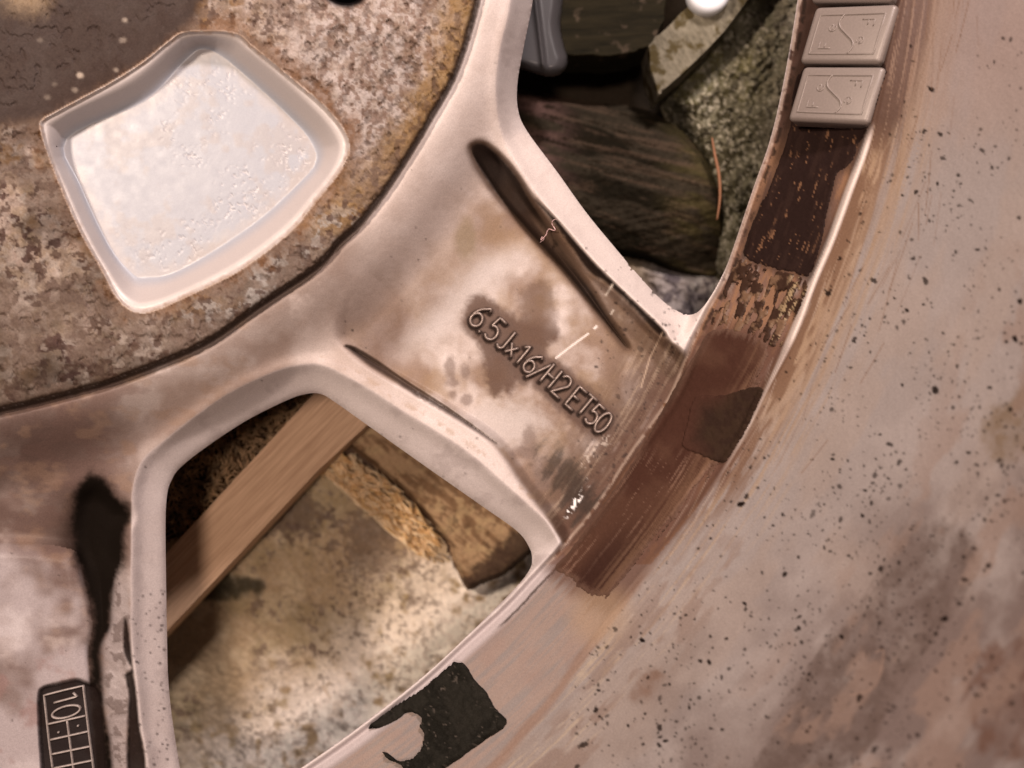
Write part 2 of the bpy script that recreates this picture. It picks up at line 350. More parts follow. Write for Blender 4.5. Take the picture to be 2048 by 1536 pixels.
# spoke floor
fl = ss(-4, 10, fS) * neck_soft
along = (U - 690) * 0.75 + (V - 640) * 0.66              # towards the rim
mix([0.185, 0.112, 0.072], fl * 0.88 * ss(0.22, 0.74, fbm(U / 75, V / 75, 61) + 0.10 * ss(250, 480, along)))
mix([0.24, 0.155, 0.09], fl * 0.65 * ss(0.38, 0.74, fbm(U / 55 + 4, V / 55, 62)))
mix([0.13, 0.075, 0.052], fl * 0.9 * ss(40, -10, np.hypot((U - 760) / 1.0, (V - 640) / 1.6) - 42))        # brown patch by the hub
mix([0.24, 0.18, 0.12], 0.75 * ss(14, -6, np.hypot((U - 932) / 0.8, (V - 480) / 1.6) - 22 + rag))       # olive stain
mix([0.44, 0.38, 0.36], fl * 0.85 * ss(38, -22, np.abs((U - 960) * 0.72 + (V - 560) * 0.69) - 26 + rag * 1.3) * ss(760, 640, V) * ss(470, 540, V))
mix([0.46, 0.40, 0.38], fl * 0.8 * ss(34, -26, np.hypot((U - 1010) / 1.5, (V - 850) / 0.9) - 48 + rag * 2))
rimside = fl * ss(60, -120, dE + 90)
mix([0.10, 0.06, 0.043], fl * 0.88 * ss(-190, -30, dE + rag * 3) * ss(0.25, 0.55, stre2 + 0.12))
mix([0.34, 0.25, 0.18], fl * 0.5 * ss(-150, -30, dE) * ss(0.58, 0.68, stre))
stT = sd(stainT, U, V, 50) + rag * 0.55
mix([0.095, 0.055, 0.040], (0.9 - 0.35 * ss(640, 600, V - (U - 1000) * .3) * (U > 1000)) * ss(-16, 5, stT + (w3 - .5) * 9))
TEXT_DIRT_SHADE()
for (a, b, r1, r2) in ((900, 735, 10, 22), (905, 765, 13, 9), (930, 745, 9, 15), (905, 790, 8, 9), (935, 800, 12, 12), (1060, 880, 14, 26), (1085, 950, 18, 30), (1050, 905, 22, 12)):
    mix([0.16, 0.11, 0.09], 0.7 * ss(6, -5, np.hypot((U - a) / r1, (V - b) / r2) * 12 - 12 + rag))
mix([0.085, 0.045, 0.032], 0.8 * fl * ss(-70, -12, dE + rag * 2) * ss(700, 800, V))
wet = ss(16, -14, np.hypot(((U - 1152) * .6 + (V - 980) * .8) / 74, ((U - 1152) * .8 - (V - 980) * .6 + 4) / 36) * 30 - 30 + rag * 1.8 + (stre2 - .5) * 60) * 0.85
mix([0.030, 0.022, 0.018], 0.9 * wet * fl)
mix([0.85, 0.80, 0.78], 0.95 * ss(0.53, 0.58, fbm(U / 5, V / 7, 311, 3)) * ss(9, 3, ldist([(1134, 1030), (1145, 1012), (1160, 990)], U, V, 30) + 4 * ss(1000, 970, V))); mix([0.5, 0.42, 0.36], 0.55 * ss(0.60, 0.66, fbm(U / 6, V / 6, 302, 3)) * ss(14, 4, ldist([(1170, 925), (1190, 890), (1215, 880)], U, V, 30))); mix([0.7, 0.62, 0.58], 0.9 * ss(0.57, 0.62, fbm(U / 5, V / 5, 303, 3)) * ss(11, 3, ldist([(825, 783), (850, 800), (880, 812)], U, V, 30)))  # bright flecks painted as glints on the wet patch
# grooves: dirt, with the shade of the recesses painted in
mix([0.026, 0.015, 0.011], 0.95 * ss(-9, 6, gU + rag * 0.5)); mix([0.13, 0.08, 0.055], 0.75 * ss(-16, 0, gU) * ss(6, 0, gU))
strip = ss(-1, 6, fS) * (gU2 < 6) * ss(420, 470, V) * ss(-8, 2, -np.abs((U - 1165) * 0.76 - (V - 520) * 0.65 - 3) + 26) * (U > 1040) * (U < 1330)
mix([0.16, 0.10, 0.07], 0.6 * strip * ss(0.2, 0.6, w2 + .1))
mix(dark, 0.95 * ss(-4, 4, gU2 + rag * 0.3)); mix([0.05, 0.032, 0.026], 0.85 * ss(-5, 4, gL + rag * 0.3))
mix([0.30, 0.2, 0.13], disc * 0.5 * np.exp(-((cL - 14) / 6) ** 2) * ss(0.5, 0.65, w2) * (U > 640) * (V < 1000))
mix([0.05, 0.03, 0.023], 0.75 * ss(-46, 2, gD + rag * 1.2) * ss(950, 1010, V) * ss(215, 190, U) * (pB < 0)); mix([0.07, 0.045, 0.037], 0.6 * ss(-22, 0, gD + rag * 1.5)); mix([0.010, 0.006, 0.005], 0.95 * ss(-4, 4, gD2 + rag * 0.5))
mix([0.025, 0.015, 0.012], 0.9 * ss(40, 170, U) * ss(995, 1085, V - (150 - U) * .25) * (pB < 0) * (U < 240) * (V < 1130))  # shade of the valley before the pad, painted dark
mix([0.008, 0.0055, 0.004], ss(-11, 8, gD + rag * 1.1))  # shallow groove painted near black for its shade
chalk = ss(-16, 6, -np.abs(U - 236 + (V - 1300) * -0.02) + 24 + rag * 1.4) * ss(1120, 1190, V) * ss(4, -8, gD) * ss(3, -5, gD2)
mix([0.34, 0.295, 0.29], 0.75 * chalk); mix([0.10, 0.07, 0.06], 0.6 * chalk * ss(0.58, 0.66, w2))
pad = ss(0, 6, pB)
mix([0.46, 0.405, 0.41], 0.9 * pad * ss(0.75, 0.45, w4)); mix([0.30, 0.19, 0.175], pad * 0.6 * ss(0.52, 0.68, fbm(U / 70, V / 60 + 2, 71)) * ss(1240, 1290, V))
mix([0.010, 0.006, 0.005], 0.96 * ss(-4, 4, sT + rag * 0.3))
# sloping faces round the openings stay clean
cf = ss(2.5, -2.5, cr) * (dE < 4)
mix([0.52, 0.455, 0.445], 0.8 * cf); mul([0.74, 0.71, 0.71], (dE < 0) * (dH < 0) * ss(420, 120, U) * ss(.25, .6, w5 + .15) * ss(760, 900, V)); mix([0.36, 0.30, 0.29], cf * 0.5 * ss(0.52, 0.7, fbm(U / 40, V / 40, 81)))  # lower-left disc also darkened, light falloff put into the colour
mix([0.60, 0.51, 0.47], 0.6 * cf * (cU < 0) * ss(120, 300, V))  # upper opening's face painted lighter, as lit
# hub pad rust
hb = ss(-5, 2, dH + (w3 - .5) * 6) * ss(6, -2, pO)
hubc = np.zeros(shp); hubc[...] = [0.34, 0.245, 0.20]
def hm(c, m): hubc[...] = hubc + (np.asarray(c) - hubc) * np.clip(m, 0, 1)[..., None]
n_a = fbm(U / 34, V / 34, 91); n_b = fbm(U / 19, V / 19, 92); n_c = fbm(U / 75, V / 75, 93); n_d = fbm(U / 9, V / 9, 94, 3); n_e = fbm(U / 14, V / 14, 107, 4)
upr = ss(460, 680, U) * ss(430, 230, V); lol = ss(430, 230, U) * ss(250, 380, V)
hm([0.23, 0.15, 0.105], 0.8 * ss(0.32, 0.66, n_c)); hm([0.38, 0.29, 0.245], 0.7 * ss(0.46, 0.66, fbm(U / 48, V / 48, 101)))
hm([0.29, 0.20, 0.115], 0.5 * ss(0.42, 0.66, fbm(U / 40 + 3, V / 40, 102)) * (1 - upr))
hm([0.17, 0.115, 0.09], 0.55 * ss(0.5, 0.64, n_e) * (1 - .3 * upr)); hm([0.46, 0.37, 0.32], 0.55 * ss(0.52, 0.66, fbm(U / 11 + 7, V / 11, 108, 3)) * (1 - lol * .5))
hm([0.56, 0.47, 0.44], 0.65 * upr * ss(0.36, 0.62, n_b)); hm([0.22, 0.135, 0.10], 0.8 * upr * ss(0.53, 0.64, fbm(U / 11, V / 11, 103, 3)))
hm([0.21, 0.105, 0.034], 0.75 * ss(0.50, 0.66, n_c) * ss(0.45, 0.62, n_a) * (1 - .6 * upr))
hm([0.27, 0.155, 0.052], 0.85 * ss(92, 30, dH + (n_a - .5) * 80) * ss(570, 420, V)); hm([0.17, 0.085, 0.028], 0.6 * ss(66, 15, dH + (n_a - .5) * 60) * ss(0.46, .62, n_b) * ss(570, 420, V))
hm([0.15, 0.11, 0.09], 0.75 * ss(130, 30, dH + (n_a - .5) * 110) * ss(400, 530, V)); hm([0.36, 0.32, 0.295], 0.75 * ss(0.53, 0.63, fbm(U / 21, V / 21, 96)) * ss(130, 50, dH) * ss(380, 460, V) * ss(250, 400, U))
hm([0.075, 0.038, 0.032], 0.9 * lol * ss(0.575, 0.62, fbm(U / 27, V / 23, 104, 3))); hm([0.085, 0.046, 0.034], 0.8 * (1 - .4 * upr) * ss(0.59, 0.66, fbm(U / 15, V / 15, 105, 3)))
hm([0.075, 0.042, 0.03], 0.6 * pit * (1 - lol)); hm([0.42, 0.34, 0.29], 0.6 * lol * ss(0.60, 0.68, fbm(U / 22, V / 22, 106)))
hm([0.20, 0.085, 0.026], 0.6 * ss(34, 2, -pO + (n_a - .5) * 60) * (pO < 0))
hm([0.13, 0.085, 0.06], 0.5 * ss(400, 640, V) * ss(0.3, 0.6, n_a) * ss(520, 200, U))
hubc *= (0.72 - 0.26 * ss(420, 60, U) * ss(.3, .6, n_c) - 0.12 * ss(.45, .62, fbm(U / 110, V / 110, 109)))[..., None]
hm([0.125, 0.085, 0.066], 0.6 * ss(.46, .60, fbm(U / 52 + 11, V / 44, 110, 5)) * (1 - upr))
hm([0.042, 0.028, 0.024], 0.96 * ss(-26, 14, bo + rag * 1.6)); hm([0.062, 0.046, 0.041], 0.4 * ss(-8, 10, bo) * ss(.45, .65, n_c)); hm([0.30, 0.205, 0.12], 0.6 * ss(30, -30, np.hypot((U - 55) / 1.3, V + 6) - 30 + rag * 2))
for (a, b, r, q) in ((160, 150, 7, 1), (232, 140, 5, .6), (250, 40, 6, .7), (245, 80, 8, .4), (80, 80, 6, .25), (150, 180, 6, .5), (95, 195, 6, .3), (110, 168, 5, .25)): hm([0.5, 0.40, 0.32], q * .6 * ss(5, -4, np.hypot(U - a, (V - b) * 1.2) - r * .8 + rag * .5))
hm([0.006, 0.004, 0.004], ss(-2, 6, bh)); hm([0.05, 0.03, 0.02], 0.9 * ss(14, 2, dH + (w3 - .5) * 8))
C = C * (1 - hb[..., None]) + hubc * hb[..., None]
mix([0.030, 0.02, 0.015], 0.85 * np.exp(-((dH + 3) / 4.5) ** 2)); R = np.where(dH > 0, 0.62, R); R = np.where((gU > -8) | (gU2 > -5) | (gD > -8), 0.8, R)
# pocket
pk = ss(-3, 3, orag)
pc = np.array([0.30, 0.305, 0.345])
C = np.where((pO > 0)[..., None], C * (1 - ss(-6, 4, orag)[..., None]) + pc * ss(-6, 4, orag)[..., None], C)
mix([0.42, 0.36, 0.34], 0.85 * (pO > 0) * ss(1.0, 0.6, pt)); mix([0.54, 0.48, 0.46], 0.8 * (pO > 0) * ss(0.34, 0.24, pt) * ss(330, 420, V + U * .3)); mix([0.26, 0.17, 0.12], (pO > -2) * 0.85 * ss(9, -3, pO + rag * 1.3)); mix([0.30, 0.24, 0.21], (pO > 0) * 0.5 * ss(20, 0, pO) * ss(.4, .6, w2)); mix([0.36, 0.31, 0.29], (pI > 0) * 0.5 * ss(30, 0, pI + (w2 - .5) * 30)); mix([0.30, 0.24, 0.21], (pI > 0) * 0.35 * ss(.5, .66, w1))
mix([0.45, 0.41, 0.41], (pI > 0) * 0.6 * pits2)
# rim lip, band and barrel
bd = ss(-2, 4, dE)
barc = np.zeros(shp); barc[...] = [0.212, 0.177, 0.165]
def bm(c, m): barc[...] = barc + (np.asarray(c) - barc) * np.clip(m, 0, 1)[..., None]
bm([0.198, 0.165, 0.154], ss(0.4, 0.6, w4)); bm([0.22, 0.165, 0.135], 0.35 * ss(0.45, 0.65, fbm(arc / 200, rad / 90, 305)))
near = ss(180, 20, dR) * ss(-10, 6, dR)
bm([0.22, 0.135, 0.075], 0.85 * near * ss(1050, 700, V) * ss(0.25, 0.6, stre3 + .1)); bm([0.11, 0.058, 0.034], 0.9 * near * ss(90, 30, dR + (stre - .5) * 60) * ss(1150, 950, V) * ss(0.25, 0.5, stre2 + 0.12 * ss(300, 100, V)))
bm([0.06, 0.032, 0.022], 0.92 * ss(84, 46, dR + (stre - .5) * 40) * ss(-6, 2, dR) * ss(330, 230, V)); bm([0.36, 0.27, 0.18], 0.5 * near * ss(0.6, 0.7, stre) * (V > 240))
bm([0.17, 0.105, 0.07], 0.75 * near * ss(0.56, 0.68, stre) * ss(1400, 800, V))
bandm = (dR < 4)
bm([0.27, 0.19, 0.155], 0.6 * bandm * ss(0.35, 0.6, stre)); bm([0.23, 0.16, 0.135], bandm * 0.5 * ss(0.4, 0.7, w5))
edgec = bandm * (V < 1130)
bm([0.15, 0.08, 0.055], 0.9 * edgec * ss(0.3, 0.55, stre2 + .16)); bm([0.215, 0.115, 0.066], 0.85 * edgec * ss(0.52, 0.62, stre2) * ss(240, 300, V))
bm([0.055, 0.03, 0.023], 0.94 * edgec * ss(330, 240, V)); bm([0.42, 0.32, 0.26], 0.8 * ss(10, 4, dE + (w2 - .5) * 8) * ss(0.35, 0.5, w2 + .08) * (V < 1130))  # pale lip edge is a painted highlight along the rim
bm([0.36, 0.23, 0.15], 0.7 * ss(16, 2, np.abs(dE - 24)) * ss(0.45, 0.6, w2) * (V > 640) * (V < 1120)); 
bm([0.02, 0.013, 0.01], 0.9 * ss(-4, 2, -np.abs(dE - 15 + (w3 - .5) * 5) + 3) * (V < 660) * ss(0.42, 0.55, w2))
lowl = ss(1100, 1160, V)
bm([0.42, 0.36, 0.36], 0.85 * lowl * ss(34, 22, dE)); bm([0.04, 0.027, 0.02], 0.9 * ss(-1.5, 1.5, -np.abs(dE - 24 + (w3 - .5) * 3) + 2.2) * ss(1075, 1100, V) * ss(1262, 1240, V))
bm([0.19, 0.12, 0.09], 0.85 * ss(-8, 4, -np.abs(dR - 6 + (stre2 - .5) * 10) + 7) * ss(1090, 1180, V)); bm([0.60, 0.50, 0.45], 0.95 * ss(-3, 2, -np.abs(dR - 4) + 7 - 5 * ss(650, 800, V)) * ss(1010, 900, V) * ss(240, 300, V))  # light strip paints the highlight of the ridge
sCh = sd(tapeC, U, V, 60); sAh = sd(tapeA, U, V, 60)
bm([0.085, 0.042, 0.03], 0.75 * ss(-40, 0, sCh + (stre - .5) * 46) * (dE > 6)); bm([0.05, 0.028, 0.02], 0.7 * ss(-20, 0, sAh + (stre - .5) * 16) * (dE > 8) * (dR < 0))
bm([0.31, 0.21, 0.13], 0.45 * ss(70, 10, np.hypot(U - 1200, V - 1230) - 20))
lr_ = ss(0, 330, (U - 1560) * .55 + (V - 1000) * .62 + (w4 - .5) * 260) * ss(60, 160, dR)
bm([0.10, 0.07, 0.062], 0.85 * lr_ * ss(.25, .6, .5 * w5 + .5 * fbm(arc / 120, rad / 50, 402))); bm([0.19, 0.13, 0.115], 0.5 * ss(1700, 1950, U) * ss(420, 60, V))  # brown film also paints light falloff towards the right-hand corners
for poly, c, a, ragk in ((barS1, [0.075, 0.052, 0.044], 0.85, 4), (barS2, [0.085, 0.045, 0.032], 0.85, 5), (barS3, [0.115, 0.075, 0.045], 0.8, 1.2), (barS4, [0.12, 0.07, 0.05], 0.85, 1.2)):
    m_ = ss(-16, 10, sd(poly, U, V, 80) + (stre2 - .5) * 26 * ragk / 3 + rag * 1.2)
    bm(c, a * m_ * (0.50 + 0.5 * ss(0.35, 0.65, 0.5 * fbm(arc / 40, rad / 26, 19) + 0.5 * w2)))
bm([0.17, 0.115, 0.092], 0.6 * ss(0.50, 0.66, fbm(arc / 90, rad / 60, 97)) * ss(240, 420, dR) * ss(300, 700, V))
bm([0.15, 0.10, 0.08], 0.6 * ss(0.52, 0.66, fbm(arc / 70, rad / 30, 98)) * ss(10, 60, dR) * ss(200, 120, dR) * ss(1000, 1150, V))
# specks thrown over the barrel
spk = np.zeros(U.shape); dmap = lambda u, v: 0.25 + 0.75 * vn(np.array([u / 105.0]), np.array([v / 105.0]), 5)[0]
ii0 = np.searchsorted(ay, -40); jj0 = np.searchsorted(ax, -40)
def dot(u, v, r, el, an, a):
    i = int((v - ay[ii0]) / CELL) + ii0; j = int((u - ax[jj0]) / CELL) + jj0; q = int(r * el / CELL) + 2
    i0, i1, j0, j1 = max(i - q, 0), min(i + q + 1, nv), max(j - q, 0), min(j + q + 1, nu)
    if i0 >= i1 or j0 >= j1: return
    x = U[i0:i1, j0:j1] - u; y = V[i0:i1, j0:j1] - v; ca, sa = math.cos(an), math.sin(an)
    d = np.hypot((x * ca + y * sa) / el, -x * sa + y * ca) + (w3[i0:i1, j0:j1] - .5) * r * 1.6
    spk[i0:i1, j0:j1] = np.maximum(spk[i0:i1, j0:j1], a * ss(r + 1.7, r - 0.6, d))
cnt = 0
while cnt < 2500:
    u = rng.uniform(1150, 2085); v = rng.uniform(60, 1570)
    if rng.random() > dmap(u, v) ** 2.2 * (0.35 if v < 250 else 1): continue
    r = min(0.45 + rng.exponential(0.75), 5.0); dot(u, v, r, rng.uniform(1, 1.8), rng.uniform(0, 3.1), rng.uniform(0.6, 1.0)); cnt += 1
for _ in range(160): dot(rng.uniform(0, 1350), rng.uniform(0, 1536), rng.uniform(.7, 1.7), 1.2, 0, rng.uniform(.4, .85))
for _ in range(70): dot(rng.uniform(265, 335), rng.uniform(1180, 1536), rng.uniform(1.2, 2.4), 1.2, 0, rng.uniform(.4, .9))
bm([0.006, 0.003, 0.002], spk * (dR > 12 + 20 * (V < 700)))
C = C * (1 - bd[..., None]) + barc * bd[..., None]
mix([0.03, 0.02, 0.018], spk * (dE < 0) * ((dH < -20)) * 0.8)
# scratches
def scratch(pts, c, wd, a=0.9): mix(c, a * ss(wd + 1.2, wd - 1.0, ldist(pts, U, V, 12)))
scratch([(1112, 716), (1140, 694), (1177, 667)], [0.8, 0.72, 0.68], 1.5); scratch([(1189, 657), (1193, 653)], [0.8, 0.72, 0.68], 2)
scratch([(1212, 590), (1226, 568)], [0.7, 0.62, 0.55], 1.8); scratch([(1222, 628), (1227, 620)], [0.7, 0.62, 0.55], 1.4)
scratch([(1325, 665), (1300, 715), (1282, 775)], [0.45, 0.33, 0.24], 1.2, .7)
for _ in range(60):
    a0 = rng.uniform(-0.02, 0.5); r0 = 2173 + rng.uniform(215, 360); da = rng.uniform(0.02, 0.06); dr = rng.uniform(-22, 22)
    q = [(-559 + (r0 + dr * s) * math.cos(a0 + da * s), -288 + (r0 + dr * s) * math.sin(a0 + da * s)) for s in np.linspace(0, 1, 5)]
    scratch(q, [0.13, 0.075, 0.05], 0.9, rng.uniform(.3, .75))
for _ in range(40):
    a0 = rng.uniform(0.36, 0.62); r0 = 2173 + rng.uniform(30, 210); da = rng.uniform(0.02, 0.05); dr = rng.uniform(-8, 12)
    q = [(-559 + (r0 + dr * s) * math.cos(a0 + da * s), -288 + (r0 + dr * s) * math.sin(a0 + da * s)) for s in np.linspace(0, 1, 4)]
    scratch(q, [0.33, 0.25, 0.2], 0.7, rng.uniform(.2, .5))
scratch(spline([(1752, 1305), (1766, 1300), (1764, 1330), (1748, 1375), (1700, 1390)], 4, False), [0.2, 0.13, 0.1], 1.4, .6)
R = np.where(dE > 0, 0.50, R); R = np.where(pO > 0, 0.44, R); R = R - 0.30 * (dE < 0) * ss(0.40, 0.55, fbm(U / 9, V / 12, 309, 3)) * ss(13, 5, ldist([(1130, 1030), (1146, 1010), (1166, 982), (1180, 958)], U, V, 30))
R = np.clip(R + (w2 - .5) * 0.18, 0.08, 1)
C = np.clip(C, 0.003, 0.85)
COL = np.concatenate([C, R[..., None]], -1)

# --- mesh pieces of the wheel
XYZ = P(U, V, Z)
def contour_snap(sdf, keep, XY, limit=4.0):
    """move vertices on the border of a kept set of faces onto the zero contour of sdf"""
    gy, gx = np.gradient(sdf); gx = gx / np.gradient(ax)[None, :]; gy = gy / np.gradient(ay)[:, None]
    cnt = np.zeros((nv, nu), int); 
    for di in (0, 1):
        for dj in (0, 1): cnt[di:nv - 1 + di, dj:nu - 1 + dj] += keep
    border = (cnt > 0) & (cnt < 4); border[0, :] = border[-1, :] = border[:, 0] = border[:, -1] = False
    g = np.maximum(np.hypot(gx, gy), .2)
    st = np.clip(-sdf / g, -limit, limit)
    uu = U + np.where(border, st * gx / g, 0); vv = V + np.where(border, st * gy / g, 0)
    return uu, vv, border
cen = lambda a: 0.25 * (a[:-1, :-1] + a[1:, :-1] + a[:-1, 1:] + a[1:, 1:])
nick = np.where((V > 480) & (V < 640) & (U > 1240) & (U < 1400), np.maximum(fbm(U / 9, V / 9, 55, 2) - 0.62, 0) * 34, 0)
sol = solid - nick
sol = np.minimum(sol, 905 - dR)              # outer edge of the barrel piece
keep = cen(sol) > 0
sgy, sgx = np.gradient(solid.astype(float)); sgx = sgx / np.gradient(ax)[None, :]; sgy = sgy / np.gradient(ay)[:, None]
SG = np.stack([sgx, -sgy], -1); SG /= np.linalg.norm(SG, axis=-1, keepdims=True) + 1e-9   # into the metal, world xy
Us, Vs, bord = contour_snap(sol, keep, None)
XYZ = P(Us, Vs, Z)
gvx = np.gradient(XYZ, axis=1); gvy = np.gradient(XYZ, axis=0)
NRM = -np.cross(gvx, gvy); NRM /= np.linalg.norm(NRM, axis=-1, keepdims=True) + 1e-12
NRM[NRM[..., 2] < 0] *= -1
idx = np.arange(nv * nu).reshape(nv, nu)
quads = np.stack([idx[:-1, :-1], idx[1:, :-1], idx[1:, 1:], idx[:-1, 1:]], -1)
P3 = XYZ.reshape(-1, 3); N3 = NRM.reshape(-1, 3); C4 = COL.reshape(-1, 4)

alloy_mat = attr_material("alloy_paint", metal=0.0, grain=0.15, bump=0.14, scale=3600, bdist=0.00016, spec=0.24)
rust_mat = attr_material("rusted_alloy", metal=0.05, grain=0.20, bump=0.30, scale=2400, bdist=0.0003)
cast_mat = attr_material("bare_casting", metal=0.0, grain=0.06, bump=0.07, scale=3600, bdist=0.0002, spec=.7)

wheel = empty("alloy_wheel"); props(wheel, "dirty silver alloy wheel lying face down with rusty hub and spokes", "wheel")
fd = np.full(keep.shape, 0)
fH = cen(dH.astype(float)); fE = cen(dE.astype(float)); fO = cen(pO.astype(float)); cu = cen(U); cv = cen(V)
lab = np.ones(keep.shape, int)                               # 1 disc between hub and spokes
lab[(cen(fS.astype(float)) > -40) & (fE <= 0) & (-fH > 110)] = 3
lab[(cv > 940) & (cu < 330) & (-fH > 110)] = 4
lab[fH > -8] = 0; lab[fO > -3] = 2; lab[fE > 0] = 5
def piece(name, sel, mat, parent, walls=True, depth=0.022):
    f = quads[sel & keep]
    used, inv = np.unique(f.ravel(), return_inverse=True)
    v = P3[used]; n = N3[used]; c = C4[used]; f = inv.reshape(-1, 4)
    if walls:
        e = np.concatenate([f[:, [0, 1]], f[:, [1, 2]], f[:, [2, 3]], f[:, [3, 0]]])
        key = np.sort(e, 1); kk_ = key[:, 0].astype(np.int64) * len(v) + key[:, 1]
        _, ix, ct = np.unique(kk_, return_index=True, return_counts=True)
        be = e[ix[ct == 1]]
        bm_ = (bord & (sol < 12)).reshape(-1)[used]
        be = be[bm_[be[:, 0]] & bm_[be[:, 1]]]
        if len(be):
            q = np.unique(be); mp = np.full(len(v), -1); base = len(v)
            # duplicate top ring for a crisp edge, then the foot ring
            top = v[q]; gx_ = N3[used][q]
            gdir = SG.reshape(-1, 2)[used][q]; nh0 = np.concatenate([-gdir, np.zeros((len(q), 1))], 1)
            foot = top.copy(); foot[:, 2] -= depth; foot -= nh0 * 0.015
            mp[q] = np.arange(len(q))
            nh = nh0 * .8; nh[:, 2] = -.55
            v = np.vstack([v, top, foot]); n = np.vstack([n, nh, nh]); c = np.vstack([c, c[q], c[q]])
            a, b = mp[be[:, 0]], mp[be[:, 1]]
            f = np.vstack([f, np.stack([base + b, base + a, base + len(q) + a, base + len(q) + b], -1)])
    return link(name, mesh_np(name, v, f, c, True, n), mat, parent)
hub = piece("hub_pad", lab == 0, rust_mat, wheel, False); hub["label"] = "pitted rusty mounting pad of the wheel hub"
pocket = piece("casting_pocket", lab == 2, cast_mat, hub, False); pocket["label"] = "clean white four sided pocket cast into the hub pad"
disc_o = piece("wheel_disc", lab == 1, alloy_mat, wheel)
spoke = piece("spoke", lab == 3, alloy_mat, wheel); spoke["label"] = "stained spoke with raised size lettering"
spoke2 = piece("spoke", lab == 4, alloy_mat, wheel); spoke2["label"] = "pale spoke with dark groove and stamped date grid"
barrel = piece("rim_barrel", lab == 5, alloy_mat, wheel); barrel["label"] = "speckled inner barrel of the rim with brown glue marks"

# --- glue and tape remains: thin layers lying on the rim band
def layer(name, sdf, mat, parent, colf, lift):
    kp = (cen(sdf) > 0) & keep
    uu, vv, bd_ = contour_snap(sdf, kp, None, 3.0)
    zz = Z.copy()
    xyz = P(uu, vv, zz) + NRM * np.where(bd_, lift * 0.15, lift * (0.75 + 0.5 * w3))[..., None]
    f = quads[kp]; used, inv = np.unique(f.ravel(), return_inverse=True)
    c = colf.reshape(-1, 4)[used]
    return link(name, mesh_np(name, xyz.reshape(-1, 3)[used], inv.reshape(-1, 4), c, True), mat, parent)
glue_mat = attr_material("dried_glue", metal=0.0, grain=0.14, bump=0.25, scale=2600, bdist=0.0002, spec=0.35)
tape_mat = attr_material("foam_tape", metal=0.0, grain=0.35, bump=0.5, scale=4200, bdist=0.0002, spec=0.15)
def paint(base, *ls):
    c = np.zeros(shp); c[...] = base
    for col, m in ls: c = c + (np.asarray(col) - c) * np.clip(m, 0, 1)[..., None]
    return c
streakrag = (stre - .5) * 16 + (w3 - .5) * 5
sA = sd(tapeA, U, V, 60) + streakrag * 0.5
cA = paint([0.017, 0.009, 0.0075], ([0.17, 0.085, 0.045], 0.8 * ss(0.72, 0.78, fbm(arc / 26, rad / 3.6, 22, 3))), ([0.026, 0.014, 0.011], 0.6 * ss(0.5, 0.65, stre2)))
tA = layer("glue_residue", sA, glue_mat, barrel, np.concatenate([cA, np.full(U.shape + (1,), .45)], -1), 0.0002); tA["label"] = "almost black scratched glue strip below the balance weights"
sC = sd(tapeC, U, V, 60) + (stre - .5) * 22 * ss(-150, -60, dR) + (w3 - .5) * 4 - 30 * ss(-60, 0, dR) * ss(0.46, 0.56, stre)
cC = paint([0.045, 0.019, 0.013], ([0.062, 0.029, 0.019], ss(0.4, 0.6, w4)), ([0.15, 0.085, 0.06], 0.8 * ss(0.62, 0.7, stre) * ss(880, 950, V)), ([0.028, 0.012, 0.009], 0.8 * ss(1010, 1130, V) * ss(-120, -80, dR)),
           ([0.16, 0.09, 0.055], 0.6 * ss(-75, -20, dR) * ss(0.35, 0.6, stre)), ([0.10, 0.056, 0.04], 0.8 * ss(16, 0, sC + (stre - .5) * 22)))
tC = layer("glue_residue", sC, glue_mat, barrel, np.concatenate([cC, np.full(U.shape + (1,), .5)], -1), 0.00022); tC["label"] = "long smooth brown glue strip beside the lettered spoke"
sD = sd(tapeD, U, V, 60) + (w3 - .5) * 4
cD = paint([0.025, 0.0135, 0.0095], ([0.030, 0.017, 0.011], ss(.4, .6, w2)), ([0.046, 0.020, 0.0138], ss(46, 4, sD)  * ss(1470, 1390, U + (V - 850) * .35)))
tD = layer("glue_residue", sD, glue_mat, barrel, np.concatenate([cD, np.full(U.shape + (1,), .5)], -1), 0.00045); tD["label"] = "darker rectangular glue patch on the brown strip"
# rough flaking glue between the two strips
band_mid = sd(spline([(1478, 520), (1525, 536), (1612, 560), (1596, 625), (1560, 695), (1500, 668), (1425, 655), (1440, 600)], 4), U, V, 40)
sB = np.minimum(band_mid, (fbm(arc / 26, rad / 7, 23, 4) - 0.49) * 70)
cB = paint([0.035, 0.018, 0.012], ([0.13, 0.075, 0.045], ss(.5, .62, w2)), ([0.42, 0.30, 0.17], .8 * ss(.62, .68, fbm(arc / 18, rad / 4, 24, 3)) * ss(-50, -20, dR)))
tB = layer("glue_residue", sB, glue_mat, barrel, np.concatenate([cB, np.full(U.shape + (1,), .4)], -1), 0.00035); tB["label"] = "flaking mottled glue remains between two strips"
sE_ = sd(tapeE, U, V, 60) + (w3 - .5) * 3
cE_ = paint([0.010, 0.009, 0.0072], ([0.10, 0.08, 0.065], .6 * ss(.70, .76, fbm(U / 6, V / 6, 401, 3))), ([0.028, 0.024, 0.02], .6 * ss(-14, 0, -sE_) * ss(.4, .6, w2)), ([0.017, 0.015, 0.012], ss(.4, .6, w1)), ([0.014, 0.0125, 0.010], ss(.5, .7, w3)))
tE = layer("tape_remnant", sE_, tape_mat, barrel, np.concatenate([cE_, np.full(U.shape + (1,), .85)], -1), 0.0012); tE["label"] = "torn black foam tape scrap at the foot of the rim"

